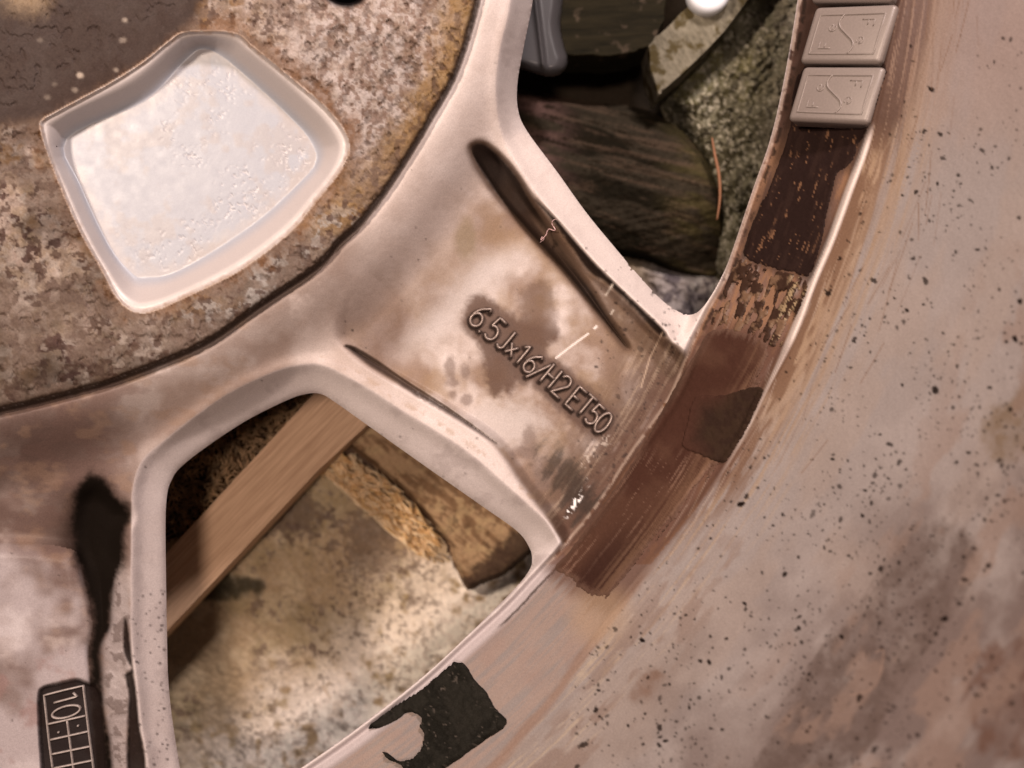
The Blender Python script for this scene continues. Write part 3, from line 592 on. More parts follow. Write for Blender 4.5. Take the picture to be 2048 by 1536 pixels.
# ------------------------------------------------------------------ stroke lettering
def zat(u, v):
    j = np.clip(np.searchsorted(ax, u) - 1, 0, nu - 2); i = np.clip(np.searchsorted(ay, v) - 1, 0, nv - 2)
    return float(Z[i:i + 2, j:j + 2].mean())
def stroke_mesh(name, lines, place, width, height, mat, parent):
    """rounded raised ridges along polylines; place(x,y)->(world point, up vector)"""
    vs, fs = [], []
    for ln in lines:
        p = np.array([place(*q)[0] for q in ln]); up = np.array([place(*q)[1] for q in ln]); n = len(p)
        cl = np.linalg.norm(p[0] - p[-1]) < 1e-7
        tg = np.gradient(p, axis=0)
        if cl: tg[0] = tg[-1] = p[1] - p[-2]
        tg /= np.linalg.norm(tg, axis=1, keepdims=True) + 1e-12
        sv = np.cross(tg, up); sv /= np.linalg.norm(sv, axis=1, keepdims=True) + 1e-12
        prof = [(-.55, -.5), (-.45, .6), (-.3, .98), (0, 1), (.3, .98), (.45, .6), (.55, -.5)]
        b = len(vs)
        for i in range(n):
            for (s, h) in prof: vs.append(p[i] + sv[i] * s * width + up[i] * h * height)
        m = len(prof)
        for i in range(n - 1):
            for j in range(m - 1): fs.append((b + i * m + j, b + i * m + j + 1, b + (i + 1) * m + j + 1, b + (i + 1) * m + j))
        if not cl: fs.append(tuple(b + j for j in range(m))[::-1]); fs.append(tuple(b + (n - 1) * m + j for j in range(m)))
    me = mesh_np(name, np.array(vs), fs); return link(name, me, mat, parent)
def plain(name, c, rough=0.5, metal=0.0, grain=0.15, scale=1800, bump=0.1):
    m, nt, b = nodes(name); L = nt.links.new
    tc = N(nt, 'ShaderNodeTexCoord'); n1 = N(nt, 'ShaderNodeTexNoise', Scale=scale, Detail=4.0)
    L(tc.outputs['Object'], n1.inputs['Vector'])
    cr_ = N(nt, 'ShaderNodeValToRGB'); c = np.array(c)
    cr_.color_ramp.elements[0].position = .3; cr_.color_ramp.elements[1].position = .7
    cr_.color_ramp.elements[0].color = (*(c * (1 - grain)), 1); cr_.color_ramp.elements[1].color = (*(c * (1 + grain)), 1)
    L(n1.outputs[0], cr_.inputs[0]); L(cr_.outputs[0], b.inputs['Base Color'])
    bp = N(nt, 'ShaderNodeBump', Strength=bump, Distance=0.0002); L(n1.outputs[0], bp.inputs['Height']); L(bp.outputs[0], b.inputs['Normal'])
    b.inputs['Roughness'].default_value = rough; b.inputs['Metallic'].default_value = metal
    return m
letter_mat = plain("raised_letter_metal", (0.20, 0.15, 0.128), 0.34, 0.3, 0.25)
for ch, zx, zy, sc in text:
    cx, cy = 900 + zx / 5.12, 580 + zy / 5.12; hh = 45 * sc
    def place(x, y, cx=cx, cy=cy, hh=hh, ch=ch):
        oy = {'x': .26, '.': .03}.get(ch, .5)
        q = np.array([cx, cy]) + bx * (x - .26 if ch != '.' else x - .05) * hh + by_ * (y - oy) * hh
        zz = zat(q[0], q[1]); return P(q[0], q[1], zz), np.array([0, 0, 1.0])
    dens = []
    for ln in GL[ch]:
        o = [ln[0]]
        for a, b in zip(ln[:-1], ln[1:]):
            n_ = max(1, int(math.hypot(b[0] - a[0], b[1] - a[1]) / .12)); o += [(a[0] + (b[0] - a[0]) * i / n_, a[1] + (b[1] - a[1]) * i / n_) for i in range(1, n_ + 1)]
        dens.append(o)
    stroke_mesh("raised_letter", dens, place, 0.00062, 0.00085, letter_mat, spoke)
# date stamp "10" with its tally grid
stamp_mat = plain("stamp_ridge_metal", (0.30, 0.25, 0.23), 0.4, 0.2, 0.2)
def px(x, y):
    return P(x, y, zat(x, y)), np.array([0, 0, 1.0])
def subdiv(ln, st=6):
    o = [ln[0]]
    for a, b in zip(ln[:-1], ln[1:]):
        n_ = max(1, int(math.hypot(b[0] - a[0], b[1] - a[1]) / st)); o += [(a[0] + (b[0] - a[0]) * i / n_, a[1] + (b[1] - a[1]) * i / n_) for i in range(1, n_ + 1)]
    return o
stroke_mesh("stamp_frame", [subdiv(l) for l in ([(106, 1536), (99, 1483), (89, 1390), (128, 1380), (167, 1371), (178, 1462), (188, 1540)], [(96, 1448), (171, 1431)], [(102, 1479), (178, 1462)], [(104, 1508), (181, 1492)], [(108, 1536), (186, 1520)], [(135, 1441), (148, 1540)])], px, 0.00038, 0.0004, stamp_mat, spoke2)
e1 = np.array([.966, -.26]); e2 = np.array([.20, .98])                    # digit-up and reading direction
one = [tuple(np.array([132, 1398]) + e1 * (y - .5) * 48 + e2 * (x - .28) * 40) for x, y in [(.06, .86), (.30, 1), (.30, 0)]]
zero = [tuple(np.array([133, 1423]) + e1 * (y - .5) * 58 + e2 * (x - .25) * 46) for x, y in GL['0'][0]]
stroke_mesh("stamp_digit", [subdiv(one)], px, 0.0004, 0.0004, stamp_mat, spoke2); stroke_mesh("stamp_digit", [subdiv(zero)], px, 0.0004, 0.0004, stamp_mat, spoke2)
for (a, b) in ((118, 1464), (157, 1451)): stroke_mesh("stamp_dot", [[(a - 1.5, b), (a + 1.5, b)]], px, 0.0004, 0.0004, stamp_mat, spoke2)

# ------------------------------------------------------------------ balance weights stuck on the rim band
weight_mat = plain("coated_steel", (0.215, 0.172, 0.153), 0.42, 0.15, 0.06, 2500, .08)
def rbox(lx, ly, lz, r, n=4):
    """box with rounded edges, z from -lz to 0, as a superellipse-edged grid"""
    import bmesh
    b = bmesh.new(); bmesh.ops.create_cube(b, size=1)
    for v in b.verts: v.co = Vector((v.co.x * lx, v.co.y * ly, v.co.z * lz - lz / 2))
    bmesh.ops.bevel(b, geom=b.edges[:] , offset=r, segments=n, profile=0.5, affect='EDGES')
    me = bpy.data.meshes.new("weight_body"); b.to_mesh(me); b.free()
    for p in me.polygons: p.use_smooth = True
    return me
def weight(tl, tr, br, bl, label):
    zl, zr = 0.0075, 0.0185
    q = [P(*tl, zl), P(*tr, zr), P(*br, zr), P(*bl, zl)]
    c = sum(q) / 4; X = (q[1] + q[2] - q[0] - q[3]) / 2; lx = np.linalg.norm(X); X /= lx
    Yv = (q[0] + q[1] - q[2] - q[3]) / 2; Yv -= X * (Yv @ X); ly = np.linalg.norm(Yv); Yv /= ly; Zv = np.cross(X, Yv)
    t = empty("balance_weight", c - Zv * 0.003); props(t, label, "balance weight", "balance weights in a row on the rim")
    from mathutils import Matrix
    t.matrix_world = Matrix(((X[0], Yv[0], Zv[0], c[0]), (X[1], Yv[1], Zv[1], c[1]), (X[2], Yv[2], Zv[2], c[2]), (0, 0, 0, 1)))
    link("weight_body", rbox(lx, ly, 0.0042, 0.0009), weight_mat, t)
    up = np.array([0, 0, 1.0]); pl = lambda x, y: (np.array([x, y, -0.00002]), up)
    fx, fy = lx * .5 - .0017, ly * .5 - .0017
    stroke_mesh("border", [subdiv([(-fx, -fy), (fx, -fy), (fx, fy), (-fx, fy), (-fx, -fy)], .002)], pl, 0.0004, 0.00016, weight_mat, t)
    sc = [(-.0014, fy), (-.0020, fy * .66), (-.0016, fy * .35), (0, 0), (.0016, -fy * .35), (.0020, -fy * .66), (.0014, -fy)]
    stroke_mesh("emblem_line", [spline(sc, 5, False)], pl, 0.00034, 0.00024, weight_mat, t)
    for sgn in (1, -1):
        for chn, ox, oy in (('F', fx * .56, fy * .55), ('e', fx * .56, -fy * .32)):
            def pe(x, y, ox=ox, oy=oy, sgn=sgn):
                a, b = ox + (y - .5) * .0024, oy - (x - .25) * .0030
                return np.array([a * sgn, b * sgn, -0.00002]), up
            stroke_mesh("emblem_letter", [subdiv(l, .2) for l in GL[chn]], pe, 0.00024, 0.00013, weight_mat, t)
weight((1601, 132), (1764, 132), (1741, 248), (1578, 240), "lowest grey balance weight, above the bare dark glue strip")
weight((1624, 12), (1788, 8), (1766, 125), (1603, 126), "middle grey balance weight, between the lowest and the cut off one")
weight((1645, -108), (1810, -112), (1790, 0), (1628, 6), "topmost grey balance weight, mostly cut off by the photo edge")

# ------------------------------------------------------------------ curly thread
def tube(name, pts, r, mat, parent=None, n=6, taper=True):
    p = np.array(pts, float); tg = np.gradient(p, axis=0); tg /= np.linalg.norm(tg, axis=1, keepdims=True) + 1e-12
    up = np.array([.1, .2, 1.0]); a = np.cross(tg, up); a /= np.linalg.norm(a, axis=1, keepdims=True) + 1e-12; b = np.cross(tg, a)
    vs, fs = [], []; m = len(p)
    for i in range(m):
        rr = r * (1 if not taper else 1 - .6 * abs(2 * i / (m - 1) - 1) ** 2)
        for j in range(n): th = 2 * math.pi * j / n; vs.append(p[i] + rr * (math.cos(th) * a[i] + math.sin(th) * b[i]))
    for i in range(m - 1):
        for j in range(n): fs.append((i * n + j, i * n + (j + 1) % n, (i + 1) * n + (j + 1) % n, (i + 1) * n + j))
    fs += [tuple(range(n))[::-1], tuple((m - 1) * n + j for j in range(n))]
    return link(name, mesh_np(name, np.array(vs), fs), mat, parent)
th = spline([(1113, 438), (1106, 441), (1104, 448), (1110, 458), (1108, 461), (1099, 458), (1095, 462), (1092, 470), (1086, 476), (1082, 480), (1084, 474), (1088, 478), (1080, 485)], 5, False)
thread = tube("curly_thread", [P(a, b, max(zat(a, b), -0.0065) + 0.0012) for a, b in th], 0.00011, plain("pink_fibre", (0.65, 0.42, 0.42), .6))
props(thread, "tiny curled pinkish thread lying across the dark groove of the spoke", "thread")

# ------------------------------------------------------------------ below the wheel
def wood(name, c1, c2, ang, scale=420.0, stretch=0.06, rough=0.7, bump=0.5, spot=None):
    m, nt, b = nodes(name); L = nt.links.new
    tc = N(nt, 'ShaderNodeTexCoord'); mp = N(nt, 'ShaderNodeMapping'); mp.inputs['Rotation'].default_value = (0, 0, -ang); 
    L(tc.outputs['Object'], mp.inputs['Vector'])
    m2 = N(nt, 'ShaderNodeMapping'); m2.inputs['Scale'].default_value = (stretch, 1, 1); L(mp.outputs[0], m2.inputs['Vector'])
    n1 = N(nt, 'ShaderNodeTexNoise', Scale=scale, Detail=6.0, Roughness=0.7); L(m2.outputs[0], n1.inputs['Vector'])
    cr_ = N(nt, 'ShaderNodeValToRGB'); e = cr_.color_ramp.elements; e[0].position = .32; e[1].position = .68
    e[0].color = (*c1, 1); e[1].color = (*c2, 1); L(n1.outputs[0], cr_.inputs[0]); out = cr_.outputs[0]
    if spot:
        n2 = N(nt, 'ShaderNodeTexNoise', Scale=spot[1], Detail=4.0); L(tc.outputs['Object'], n2.inputs['Vector'])
        r2 = N(nt, 'ShaderNodeValToRGB'); r2.color_ramp.elements[0].position = spot[2]; r2.color_ramp.elements[1].position = spot[2] + .1
        L(n2.outputs[0], r2.inputs[0]); mx = N(nt, 'ShaderNodeMix', data_type='RGBA')
        L(r2.outputs[0], mx.inputs[0]); L(out, mx.inputs[6]); mx.inputs[7].default_value = (*spot[0], 1); out = mx.outputs[2]
    L(out, b.inputs['Base Color']); b.inputs['Roughness'].default_value = rough; b.inputs['Specular IOR Level'].default_value = 0.12
    bp = N(nt, 'ShaderNodeBump', Strength=bump, Distance=0.0006); L(n1.outputs[0], bp.inputs['Height']); L(bp.outputs[0], b.inputs['Normal'])
    return m
def slab(name, poly, z, thick, mat, parent=None, tilt=None, sub=3, jag=0.0, seed=1, cols=None):
    """solid piece with its own thickness; outline measured at the top face"""
    pl = []
    q = np.array(poly, float); r_ = np.random.default_rng(seed)
    for i in range(len(q)):
        a, b = q[i], q[(i + 1) % len(q)]
        for s in np.arange(sub) / sub:
            pt_ = a + (b - a) * s
            if s > 0 and jag: pt_ = pt_ + r_.normal(0, jag, 2)
            pl.append(pt_)
    pl = np.array(pl); zf = tilt if tilt else (lambda u, v: z)
    top = np.array([P(a, b, zf(a, b)) for a, b in pl]); n = len(top)
    ctr = top.mean(0); ins = ctr + (top - ctr) * 0.985; ins[:, 2] = top[:, 2]; shd = top.copy(); shd[:, 2] -= thick * .06
    bot = top.copy(); bot[:, 2] -= thick
    vs = np.vstack([ins, shd, bot]); fs = [tuple(range(n))[::-1], tuple(range(2 * n, 3 * n))]
    for i in range(n):
        j = (i + 1) % n
        fs.append((i, j, n + j, n + i)); fs.append((n + i, n + j, 2 * n + j, 2 * n + i))
    import bmesh
    me = mesh_np(name, vs, fs, smooth=False); bm2 = bmesh.new(); bm2.from_mesh(me); bmesh.ops.recalc_face_normals(bm2, faces=bm2.faces[:]); bm2.to_mesh(me); bm2.free()
    return link(name, me, mat, parent)
def relief(name, u0, u1, v0, v1, cell, zf, colf, mat, maskpoly=None, parent=None, skirt=0.0):
    a = np.arange(u0, u1 + cell, cell); b = np.arange(v0, v1 + cell, cell); uu, vv = np.meshgrid(a, b)
    m = sdist(uu, vv, maskpoly) if maskpoly is not None else np.full(uu.shape, 1e3)
    zz = zf(uu, vv, m); c = colf(uu, vv, m); xyz = P(uu, vv, zz)
    id_ = np.arange(uu.size).reshape(uu.shape); q = np.stack([id_[:-1, :-1], id_[1:, :-1], id_[1:, 1:], id_[:-1, 1:]], -1)
    kp = (0.25 * (m[:-1, :-1] + m[1:, :-1] + m[:-1, 1:] + m[1:, 1:])) > 0
    f = q[kp]; used, inv = np.unique(f.ravel(), return_inverse=True)
    return link(name, mesh_np(name, xyz.reshape(-1, 3)[used], inv.reshape(-1, 4), c.reshape(-1, 4)[used]), mat, parent)
def colpaint(uu, base, rough, *ls):
    c = np.zeros(uu.shape + (3,)); c[...] = base
    for col, m in ls: c = c + (np.asarray(col) - c) * np.clip(m, 0, 1)[..., None]
    return np.concatenate([np.clip(c, .002, .9), np.full(uu.shape + (1,), rough)], -1)

ground_mat = attr_material("soiled_board", grain=0.2, bump=0.5, scale=900, bdist=0.0006, spec=.2)
# board floor under everything (one sheet, painted dirt, dark patches, light pool and slat shade)
def floor_col(u, v, m):
    a = fbm(u / 26, v / 26, 201); b = fbm(u / 9, v / 9, 202, 3); c = fbm(u / 90, v / 90, 203); d = fbm(u / 45, v / 45, 204)
    up = ss(760, 600, v)
    lr = ss(-150, 60, (u - 700) * .64 + (v - 1330) * .77 + (fbm(u / 60, v / 60, 210) - .5) * 120)  # pool of light at lower right, painted into the colour
    return colpaint(u, [0.42, 0.30, 0.18], 0.42,
        ([0.34, 0.255, 0.14], 0.7 * ss(.4, .62, c)), ([0.60, 0.47, 0.31], .5 * ss(.5, .7, d)), ([0.95, 0.83, 0.72], 0.97 * lr * ss(.20, .46, a)),
        ([0.13, 0.085, 0.06], (0.85 - .35 * lr) * ss(.585, .64, b) * ss(.36, .5, d) * ss(-120, 60, (u - 640) * .8 + (v - 1230) * .6)), ([0.17, 0.11, 0.08], (0.7 - .4 * lr) * ss(.60, .66, fbm(u / 17, v / 17, 205)) * ss(.42, .58, c)),
        ([0.035, 0.03, 0.018], 0.9 * ss(12, -8, np.hypot((u - 450) / 62, (v - 1172) / 22) * 22 - 22 + (a - .5) * 30)),  # shade beside the slat, painted on the board
        ([0.11, 0.07, 0.055], 0.7 * ss(16, -8, np.hypot((u - 590) / 60, (v - 1035) / 38) * 30 - 30 + (b - .5) * 60)),
        ([0.12, 0.075, 0.06], 0.6 * ss(16, -8, np.hypot((u - 740) / 60, (v - 1085) / 60) * 30 - 30 + (b - .5) * 90)),
        ([0.02, 0.014, 0.01], up), ([0.62, 0.5, 0.38], .5 * ss(2, .6, np.abs((u - 830) * .62 - (v - 1330) * .78)) * ss(740, 780, u)))
fl_o = relief("floor", -1500, 3600, -1200, 3000, 12, lambda u, v, m: -0.082 + 0.0006 * (fbm(u / 40, v / 40, 206) - .5) + 0 * m, lambda u, v, m: colpaint(u, [0.22, 0.16, 0.11], .7, ([.03, .022, .015], ss(900, 500, v - (u - 1000) * .8))), ground_mat)
props(fl_o, None, None, None, "structure")
brd = relief("pale_board", 180, 1240, 760, 1760, 3.2, lambda u, v, m: -0.0640 + 0.0009 * (fbm(u / 30, v / 30, 207) - .5) + 0.0004 * (fbm(u / 9, v / 9, 208) - .5) + 0 * m, floor_col, ground_mat, spline([(200, 860), (700, 780), (1220, 900), (1230, 1200), (1000, 1600), (700, 1750), (200, 1740)], 4))
props(brd, "pale soiled board with dark mould specks under the lower wheel opening", "board")

slat_ang = math.atan2(1, 1.02)
slat = slab("wooden_slat", [(180, 1271), (716, 690), (842, 752), (640, 937), (250, 1352)], -0.040, 0.013, wood("planed_wood", (0.42, 0.255, 0.155), (0.70, 0.47, 0.31), 0.79, 1500, .035, .55, .3))
props(slat, "narrow planed wooden slat crossing under the lower wheel opening", "slat")
chip = slab("wood_chip", [(318, 1080), (345, 1068), (368, 1076), (345, 1110), (318, 1118)], -0.064, 0.006, wood("fresh_chip", (0.45, 0.30, 0.14), (0.6, 0.42, 0.22), .8, 500), sub=2, jag=1)
props(chip, "small fresh yellow wood chip peeking out beside the wooden slat", "wood chip")

# broken board: soiled top, splintered pale break, dark end
brk = empty("broken_board", tuple(P(850, 980, -0.07))); props(brk, "broken stained board with pale splintered break, right of the wooden slat", "broken board")
def loc_par(o, p):
    bpy.context.view_layer.update(); o.parent = p; o.matrix_parent_inverse = p.matrix_world.inverted(); return o
top_poly = np.array([(660, 905), (735, 835), (860, 905), (1010, 1000), (1100, 1075), (1010, 1150), (935, 1180), (905, 1120), (900, 1090), (860, 1040), (800, 975), (745, 930), (700, 895)])
def btop(u, v, m): return -0.0545 + 0.0010 * (fbm(u / 26, v / 26, 211) - .5) + 0.0006 * (fbm(u / 7, v / 7, 212, 3) - .5) - 0.003 * ss(10, 0, m)
def bcol(u, v, m):
    a = fbm((u * .77 + v * .64) / 40, (v * .77 - u * .64) / 9, 213); e = ss(35, 10, (u - 985) * -.75 + (v - 1060) * -.66)
    return colpaint(u, [0.36, 0.23, 0.125], .8, ([0.19, 0.108, 0.055], ss(.38, .62, a)), ([0.42, 0.29, 0.15], .6 * ss(.56, .66, fbm(u / 20, v / 20, 214))), ([0.055, 0.032, 0.022], .93 * ss(-14, 6, (u - 957) * .72 + (v - 1092) * .69 - 30 + 30 * (fbm(u / 14, v / 14, 216) - .5) + 34 * ss(1010, 950, u) * 0 )),
                    ([0.10, 0.06, 0.035], .6 * ss(.66, .74, fbm(u / 13, v / 13, 215))))
pf = relief("stained_top", 640, 1120, 820, 1200, 3, btop, bcol, attr_material("stained_wood", grain=.2, bump=.6, scale=900, bdist=.0006), top_poly); loc_par(pf, brk)
sd_o = slab("dark_side", [(655, 915), (735, 835), (860, 905), (1010, 1000), (1100, 1075), (1010, 1150), (935, 1182), (905, 1125), (895, 1095), (860, 1045), (800, 982), (745, 938), (700, 905)], -0.0585, 0.016, jag=2.5, sub=5, seed=9, mat= wood("dark_end_grain", (0.05, 0.03, 0.02), (0.13, 0.075, 0.045), .8, 500)); loc_par(sd_o, brk)
spl_mat = [wood("pale_splinter", (0.78, 0.56, 0.33), (0.92, 0.74, 0.5), .7, 700), wood("amber_splinter", (0.60, 0.38, 0.17), (0.8, 0.56, 0.3), .7, 700)]
vs0, fs0, vs1, fs1 = [], [], [], []
A0, A1 = np.array([640, 936.]), np.array([850, 1116.])
for i in range(520):
    s = rng.random() ; w_ = rng.uniform(-4, 62) * (0.75 + .35 * math.sin(s * 3.1)); nrm = np.array([.64, -.77])
    c = A0 + (A1 - A0) * s + nrm * w_ ; an = math.atan2(.63, .77) + rng.normal(0, .35); ln = rng.uniform(6, 26); wd = rng.uniform(1.2, 4)
    zt = -0.060 + 0.0075 * np.clip(w_ / 60, 0, 1) + rng.uniform(-.001, .0016)
    d = np.array([math.cos(an), math.sin(an)]); n_ = np.array([-d[1], d[0]])
    pts = [P(*(c - d * ln), zt - .001), P(*(c + n_ * wd), zt), P(*(c + d * ln), zt + rng.uniform(-.001, .001)), P(*(c - n_ * wd), zt), P(*c, zt + .0006), P(*c, zt - .003)]
    v_, f_ = (vs0, fs0) if rng.random() < .62 else (vs1, fs1); b = len(v_)
    v_ += pts; f_ += [(b, b + 3, b + 4), (b + 3, b + 2, b + 4), (b + 2, b + 1, b + 4), (b + 1, b, b + 4), (b + 3, b, b + 5), (b + 2, b + 3, b + 5), (b + 1, b + 2, b + 5), (b, b + 1, b + 5)]
for v_, f_, m_ in ((vs0, fs0, spl_mat[0]), (vs1, fs1, spl_mat[1])):
    o = link("splinters", mesh_np("splinters", np.array(v_), f_, smooth=False), m_); o["kind"] = "stuff"; loc_par(o, brk)
core = slab("break_face", [(640, 937), (694, 894), (749, 937), (788, 969), (827, 1004), (908, 1084), (898, 1112), (839, 1111), (788, 1074), (710, 1008), (660, 958)], -0.0605, 0.012, spl_mat[0], jag=2.5, sub=4); loc_par(core, brk)
for k_, (a, b) in enumerate((((852, 1100), (858, 1135)), ((862, 1105), (872, 1140)), ((880, 1110), (912, 1132)), ((872, 1118), (895, 1128)))):
    o = tube("long_splinter", [P(*a, -.062), P((a[0] + b[0]) / 2 + 2, (a[1] + b[1]) / 2, -.064), P(*b, -.070)], 0.0005, spl_mat[0]); loc_par(o, brk)
stem = tube("dry_stem", [P(a, b, -0.073) for a, b in spline([(868, 1115), (882, 1160), (892, 1205), (905, 1245), (928, 1290)], 5, False)], 0.00033, plain("dry_stalk", (0.28, 0.17, 0.08), .6))
props(stem, "thin curved dry stem lying on the pale board", "stem")

# coarse brown fibre mat behind the slat
def matc(u, v, m): return colpaint(u, [0.035, 0.021, 0.013], .8, ([0.12, 0.072, 0.042], ss(.5, .65, fbm(u / 12, v / 12, 221))))
coir = relief("fibre_mat", 250, 760, 700, 1090, 6, lambda u, v, m: -0.050 + 0.003 * (fbm(u / 16, v / 16, 222) - .5), matc, attr_material("coir", grain=.3, bump=.8, scale=900, bdist=.001, spec=.2), spline([(250, 900), (420, 760), (620, 710), (750, 720), (700, 830), (500, 1000), (330, 1085), (260, 1060)], 4))
props(coir, "dark brown coarse fibre mat in the corner behind the wooden slat", "mat")
vs, fs = [], []
for i in range(4200):
    u, v = rng.uniform(300, 720), rng.uniform(720, 1085)
    if v > 1271 - (u - 180) * 1.084 + 25: continue
    c = np.array([u, v]); an = rng.uniform(0, 6.28); ln = rng.uniform(5, 15); wd = rng.uniform(.5, 1.3); zt = -0.048 + rng.uniform(-.002, .003)
    d = np.array([math.cos(an), math.sin(an)]); n_ = np.array([-d[1], d[0]]) * wd; bnd = n_ / wd * rng.normal(0, 3); b = len(vs)
    for s, zo in ((-1, -.001), (0, .0008), (1, -.0006)):
        q = c + d * ln * s + bnd * (1 - s * s)
        vs += [P(*(q + n_), zt + zo), P(*(q - n_), zt + zo), P(*q, zt + zo + .0003)]
    for s in (0, 3):
        fs += [(b + s, b + s + 3, b + s + 5, b + s + 2), (b + s + 2, b + s + 5, b + s + 4, b + s + 1), (b + s + 1, b + s + 4, b + s + 3, b + s)]
fib = link("fibres", mesh_np("fibres", np.array(vs), fs), plain("coir_fibre", (0.50, 0.32, 0.17), .5, 0, .7, 300), coir); fib["kind"] = "stuff"

# upper opening: log, dark plank end, pale batten, mossy stone
def log_z(u, v, m):
    q = (v - 370) * .97 + (u - 1200) * .18
    return -0.050 - 0.014 * np.clip(np.abs(q) / 190, 0, 1) ** 2.2 + 0.0009 * (fbm((u * .97 - v * .2) / 60, (v * .97 + u * .2) / 6, 231) - .5) + .001 * (fbm(u / 14, v / 14, 232) - .5) - .006 * ss(14, 0, m)
def log_c(u, v, m):
    g = fbm((u * .95 + v * .25) / 70, (v * .97 - u * .25) / 7, 233); g2 = fbm((u * .95 + v * .25) / 120, (v * .97 - u * .25) / 30, 234)
    return colpaint(u, [0.032, 0.025, 0.017], .8, ([0.012, 0.0095, 0.006], ss(.42, .58, g2)), ([0.085, 0.055, 0.037], .5 * ss(.5, .7, g)), ([0.13, 0.075, 0.065], .7 * ss(1180, 1060, u) * ss(.35, .6, g2)), ([0.014, 0.010, 0.006], .85 * ss(.62, .7, fbm((u * .95 + v * .25) / 50, (v * .97 - u * .25) / 5, 235))), ([0.07, 0.056, 0.024], .6 * ss(1290, 1400, u) * ss(.4, .6, g2)))
wl = relief("weathered_log", 930, 1500, 150, 600, 3, log_z, log_c, attr_material("weathered_wood", grain=.25, bump=.7, scale=800, bdist=.0008, spec=.2), spline([(930, 190), (1060, 182), (1180, 205), (1300, 222), (1400, 300), (1448, 420), (1456, 520), (1430, 562), (1350, 546), (1290, 520), (1200, 505), (1000, 470), (930, 400)], 5))
props(wl, "dark weathered brown log with long grain filling the upper opening", "log")
plank_m = wood("mossy_plank", (0.006, 0.005, 0.002), (0.030, 0.023, 0.011), 0.05, 420, .12, .8, .9, ((0.07, 0.05, 0.033), 260, .60))
pk_o = slab("mossy_plank", [(1000, -160), (1360, -160), (1345, -60), (1330, 40), (1305, 92), (1270, 104), (1200, 112), (1130, 108), (1090, 100), (1000, 96)], -0.050, 0.013, plank_m, jag=2.0, sub=4, seed=4)
props(pk_o, "dark green stained plank end above the log at the top", "plank")
bat = slab("pale_batten", [(1316, 190), (1330, 178), (1450, 62), (1560, -90), (1440, -140), (1380, 10), (1320, 68), (1296, 92), (1300, 140)], -0.044, 0.012, wood("grey_batten", (0.10, 0.085, 0.06), (0.24, 0.21, 0.155), -.9, 900, .4, .8, .8, ((0.07, 0.052, 0.022), 260, .50)), jag=1.5, sub=3, seed=6)
props(bat, "short pale grey wooden batten with a white screw head", "batten")
def st_z(u, v, m):
    return -0.052 - 0.016 * ss(70, 0, m) ** 1.3 + 0.005 * (fbm(u / 60, v / 60, 241) - .5) + 0.0030 * (fbm(u / 17, v / 17, 242) - .5) + 0.0022 * (fbm(u / 7, v / 7, 243, 3) - .5)
def st_c(u, v, m):
    crk = ldist([(1410, 325), (1416, 370), (1424, 410), (1431, 446)], u, v, 30)
    a = fbm(u / 14, v / 14, 244); b = fbm(u / 6.5, v / 6.5, 245, 3); c = fbm(u / 80, v / 80, 246)
    return colpaint(u, [0.15, 0.135, 0.09], .7, ([0.05, 0.043, 0.025], ss(.45, .58, a)), ([0.36, 0.325, 0.25], .85 * ss(.56, .68, b)), ([0.20, 0.18, 0.085], .7 * ss(330, 60, v) * ss(.4, .6, c + .1) * ss(.4, .6, a)), ([0.26, 0.22, 0.175], .6 * ss(1480, 1590, u) * ss(.35, .55, a)), ([.006, .004, .003], .95 * ss(9, 4, crk)), ([.05, .04, .025], .8 * ss(1400, 1340, u - (v - 300) * .3)))
stn = relief("mossy_stone", 1290, 1760, -160, 640, 2.6, st_z, st_c, attr_material("mossy_stone", grain=.3, bump=.7, scale=900, bdist=.001, spec=.2), spline([(1330, 178), (1450, 62), (1560, -90), (1620, -160), (1760, -160), (1740, 300), (1640, 600), (1480, 630), (1415, 560), (1410, 470), (1395, 380), (1345, 270), (1320, 210)], 5))
props(stn, "rough mossy grey stone at the right of the upper opening", "stone")
def rb_c(u, v, m):
    a = fbm(u / 18, v / 18, 251); return colpaint(u, [0.30, 0.26, 0.245], .7, ([0.12, 0.10, 0.105], ss(.45, .6, a)), ([0.45, 0.41, 0.39], .8 * ss(.55, .65, fbm(u / 26, v / 26, 252))), ([0.22, 0.17, 0.12], ss(1330, 1270, u)))
rb = relief("ash_heap", 1200, 1500, 490, 720, 3, lambda u, v, m: -0.062 + 0.005 * (fbm(u / 30, v / 30, 253) - .5) + .0016 * (fbm(u / 8, v / 8, 254) - .5) - .01 * ss(25, 0, m), rb_c, ground_mat, spline([(1210, 500), (1290, 515), (1360, 540), (1440, 540), (1500, 600), (1460, 700), (1300, 710), (1220, 620)], 5))
props(rb, "pale grey ash-like debris under the log, in the tip of the upper opening", "debris")

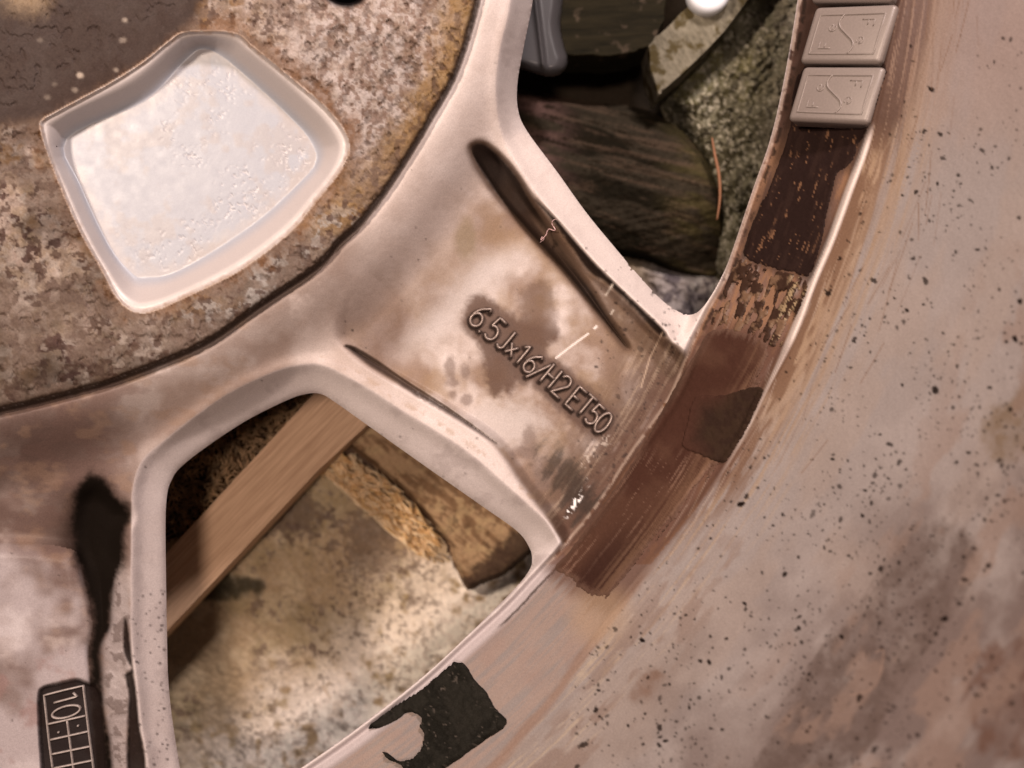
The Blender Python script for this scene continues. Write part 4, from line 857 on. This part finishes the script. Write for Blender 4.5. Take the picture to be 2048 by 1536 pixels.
# white domed screw head on the batten
sp = empty("white_screw", tuple(P(1416, -14, -0.042))); props(sp, "white domed screw head cut off by the top edge", "screw")
def lathe(name, prof, mat, parent, n=40, smooth=True):
    vs, fs = [], []; m = len(prof)
    for (r, h) in prof:
        for j in range(n): a = 2 * math.pi * j / n; vs.append((r * math.cos(a), r * math.sin(a), h))
    for i in range(m - 1):
        for j in range(n): fs.append((i * n + j, i * n + (j + 1) % n, (i + 1) * n + (j + 1) % n, (i + 1) * n + j))
    fs.append(tuple((m - 1) * n + j for j in range(n)))
    return link(name, mesh_np(name, np.array(vs), fs, smooth=smooth), mat, parent)
white = plain("white_enamel", (0.80, 0.80, 0.84), .25, 0, .03)
lathe("screw_head", [(0.0052, -.002), (0.0054, .0004), (0.0050, .0014), (0.0040, .0019), (0.0036, .0019)], white, sp)
lathe("dished_centre", [(0.0036, .00185), (0.0026, .0014), (0.0016, .0012), (.0002, .0012)], plain("grey_enamel", (0.33, 0.33, 0.42), .3, .3, .05), sp)
# translucent grey plastic tag
m, nt, b = nodes("smoky_plastic"); b.inputs['Base Color'].default_value = (0.13, 0.12, 0.125, 1); b.inputs['Roughness'].default_value = .3; b.inputs['Transmission Weight'].default_value = .55; b.inputs['IOR'].default_value = 1.3
tag_pl = spline([(1127, -120), (1126, 0), (1121, 51), (1129, 92), (1136, 118), (1128, 142), (1104, 153), (1075, 148), (1041, 138), (1000, 126), (1000, -120)], 5)
def tg_z(u, v, mm): return -0.034 - 0.0045 * (1 - np.sqrt(np.clip(1 - (1 - np.clip(mm, 0, 24) / 24) ** 2, 0, 1))) + 0.0012 * np.exp(-((u - 1078 - (v - 60) * .12) / 5) ** 2) * ss(20, 60, mm + 30)
tg = relief("plastic_tag", 990, 1150, -120, 160, 2.2, tg_z, lambda u, v, mm: colpaint(u, [.2, .18, .18], .3), m, tag_pl)
sol_ = tg.modifiers.new("thick", 'SOLIDIFY'); sol_.thickness = 0.0012; sol_.offset = -1
props(tg, "smoky grey translucent plastic tag with rounded end in the upper opening", "plastic tag")
# dry pine needle and its dark crack
pn = tube("pine_needle", [P(a, b, -0.040) for a, b in spline([(1424, 275), (1430, 310), (1438, 350), (1440, 395), (1434, 440)], 5, False)], 0.00042, plain("dry_needle", (0.24, 0.10, 0.045), .6))
props(pn, "reddish dry pine needle standing against the mossy stone", "needle")
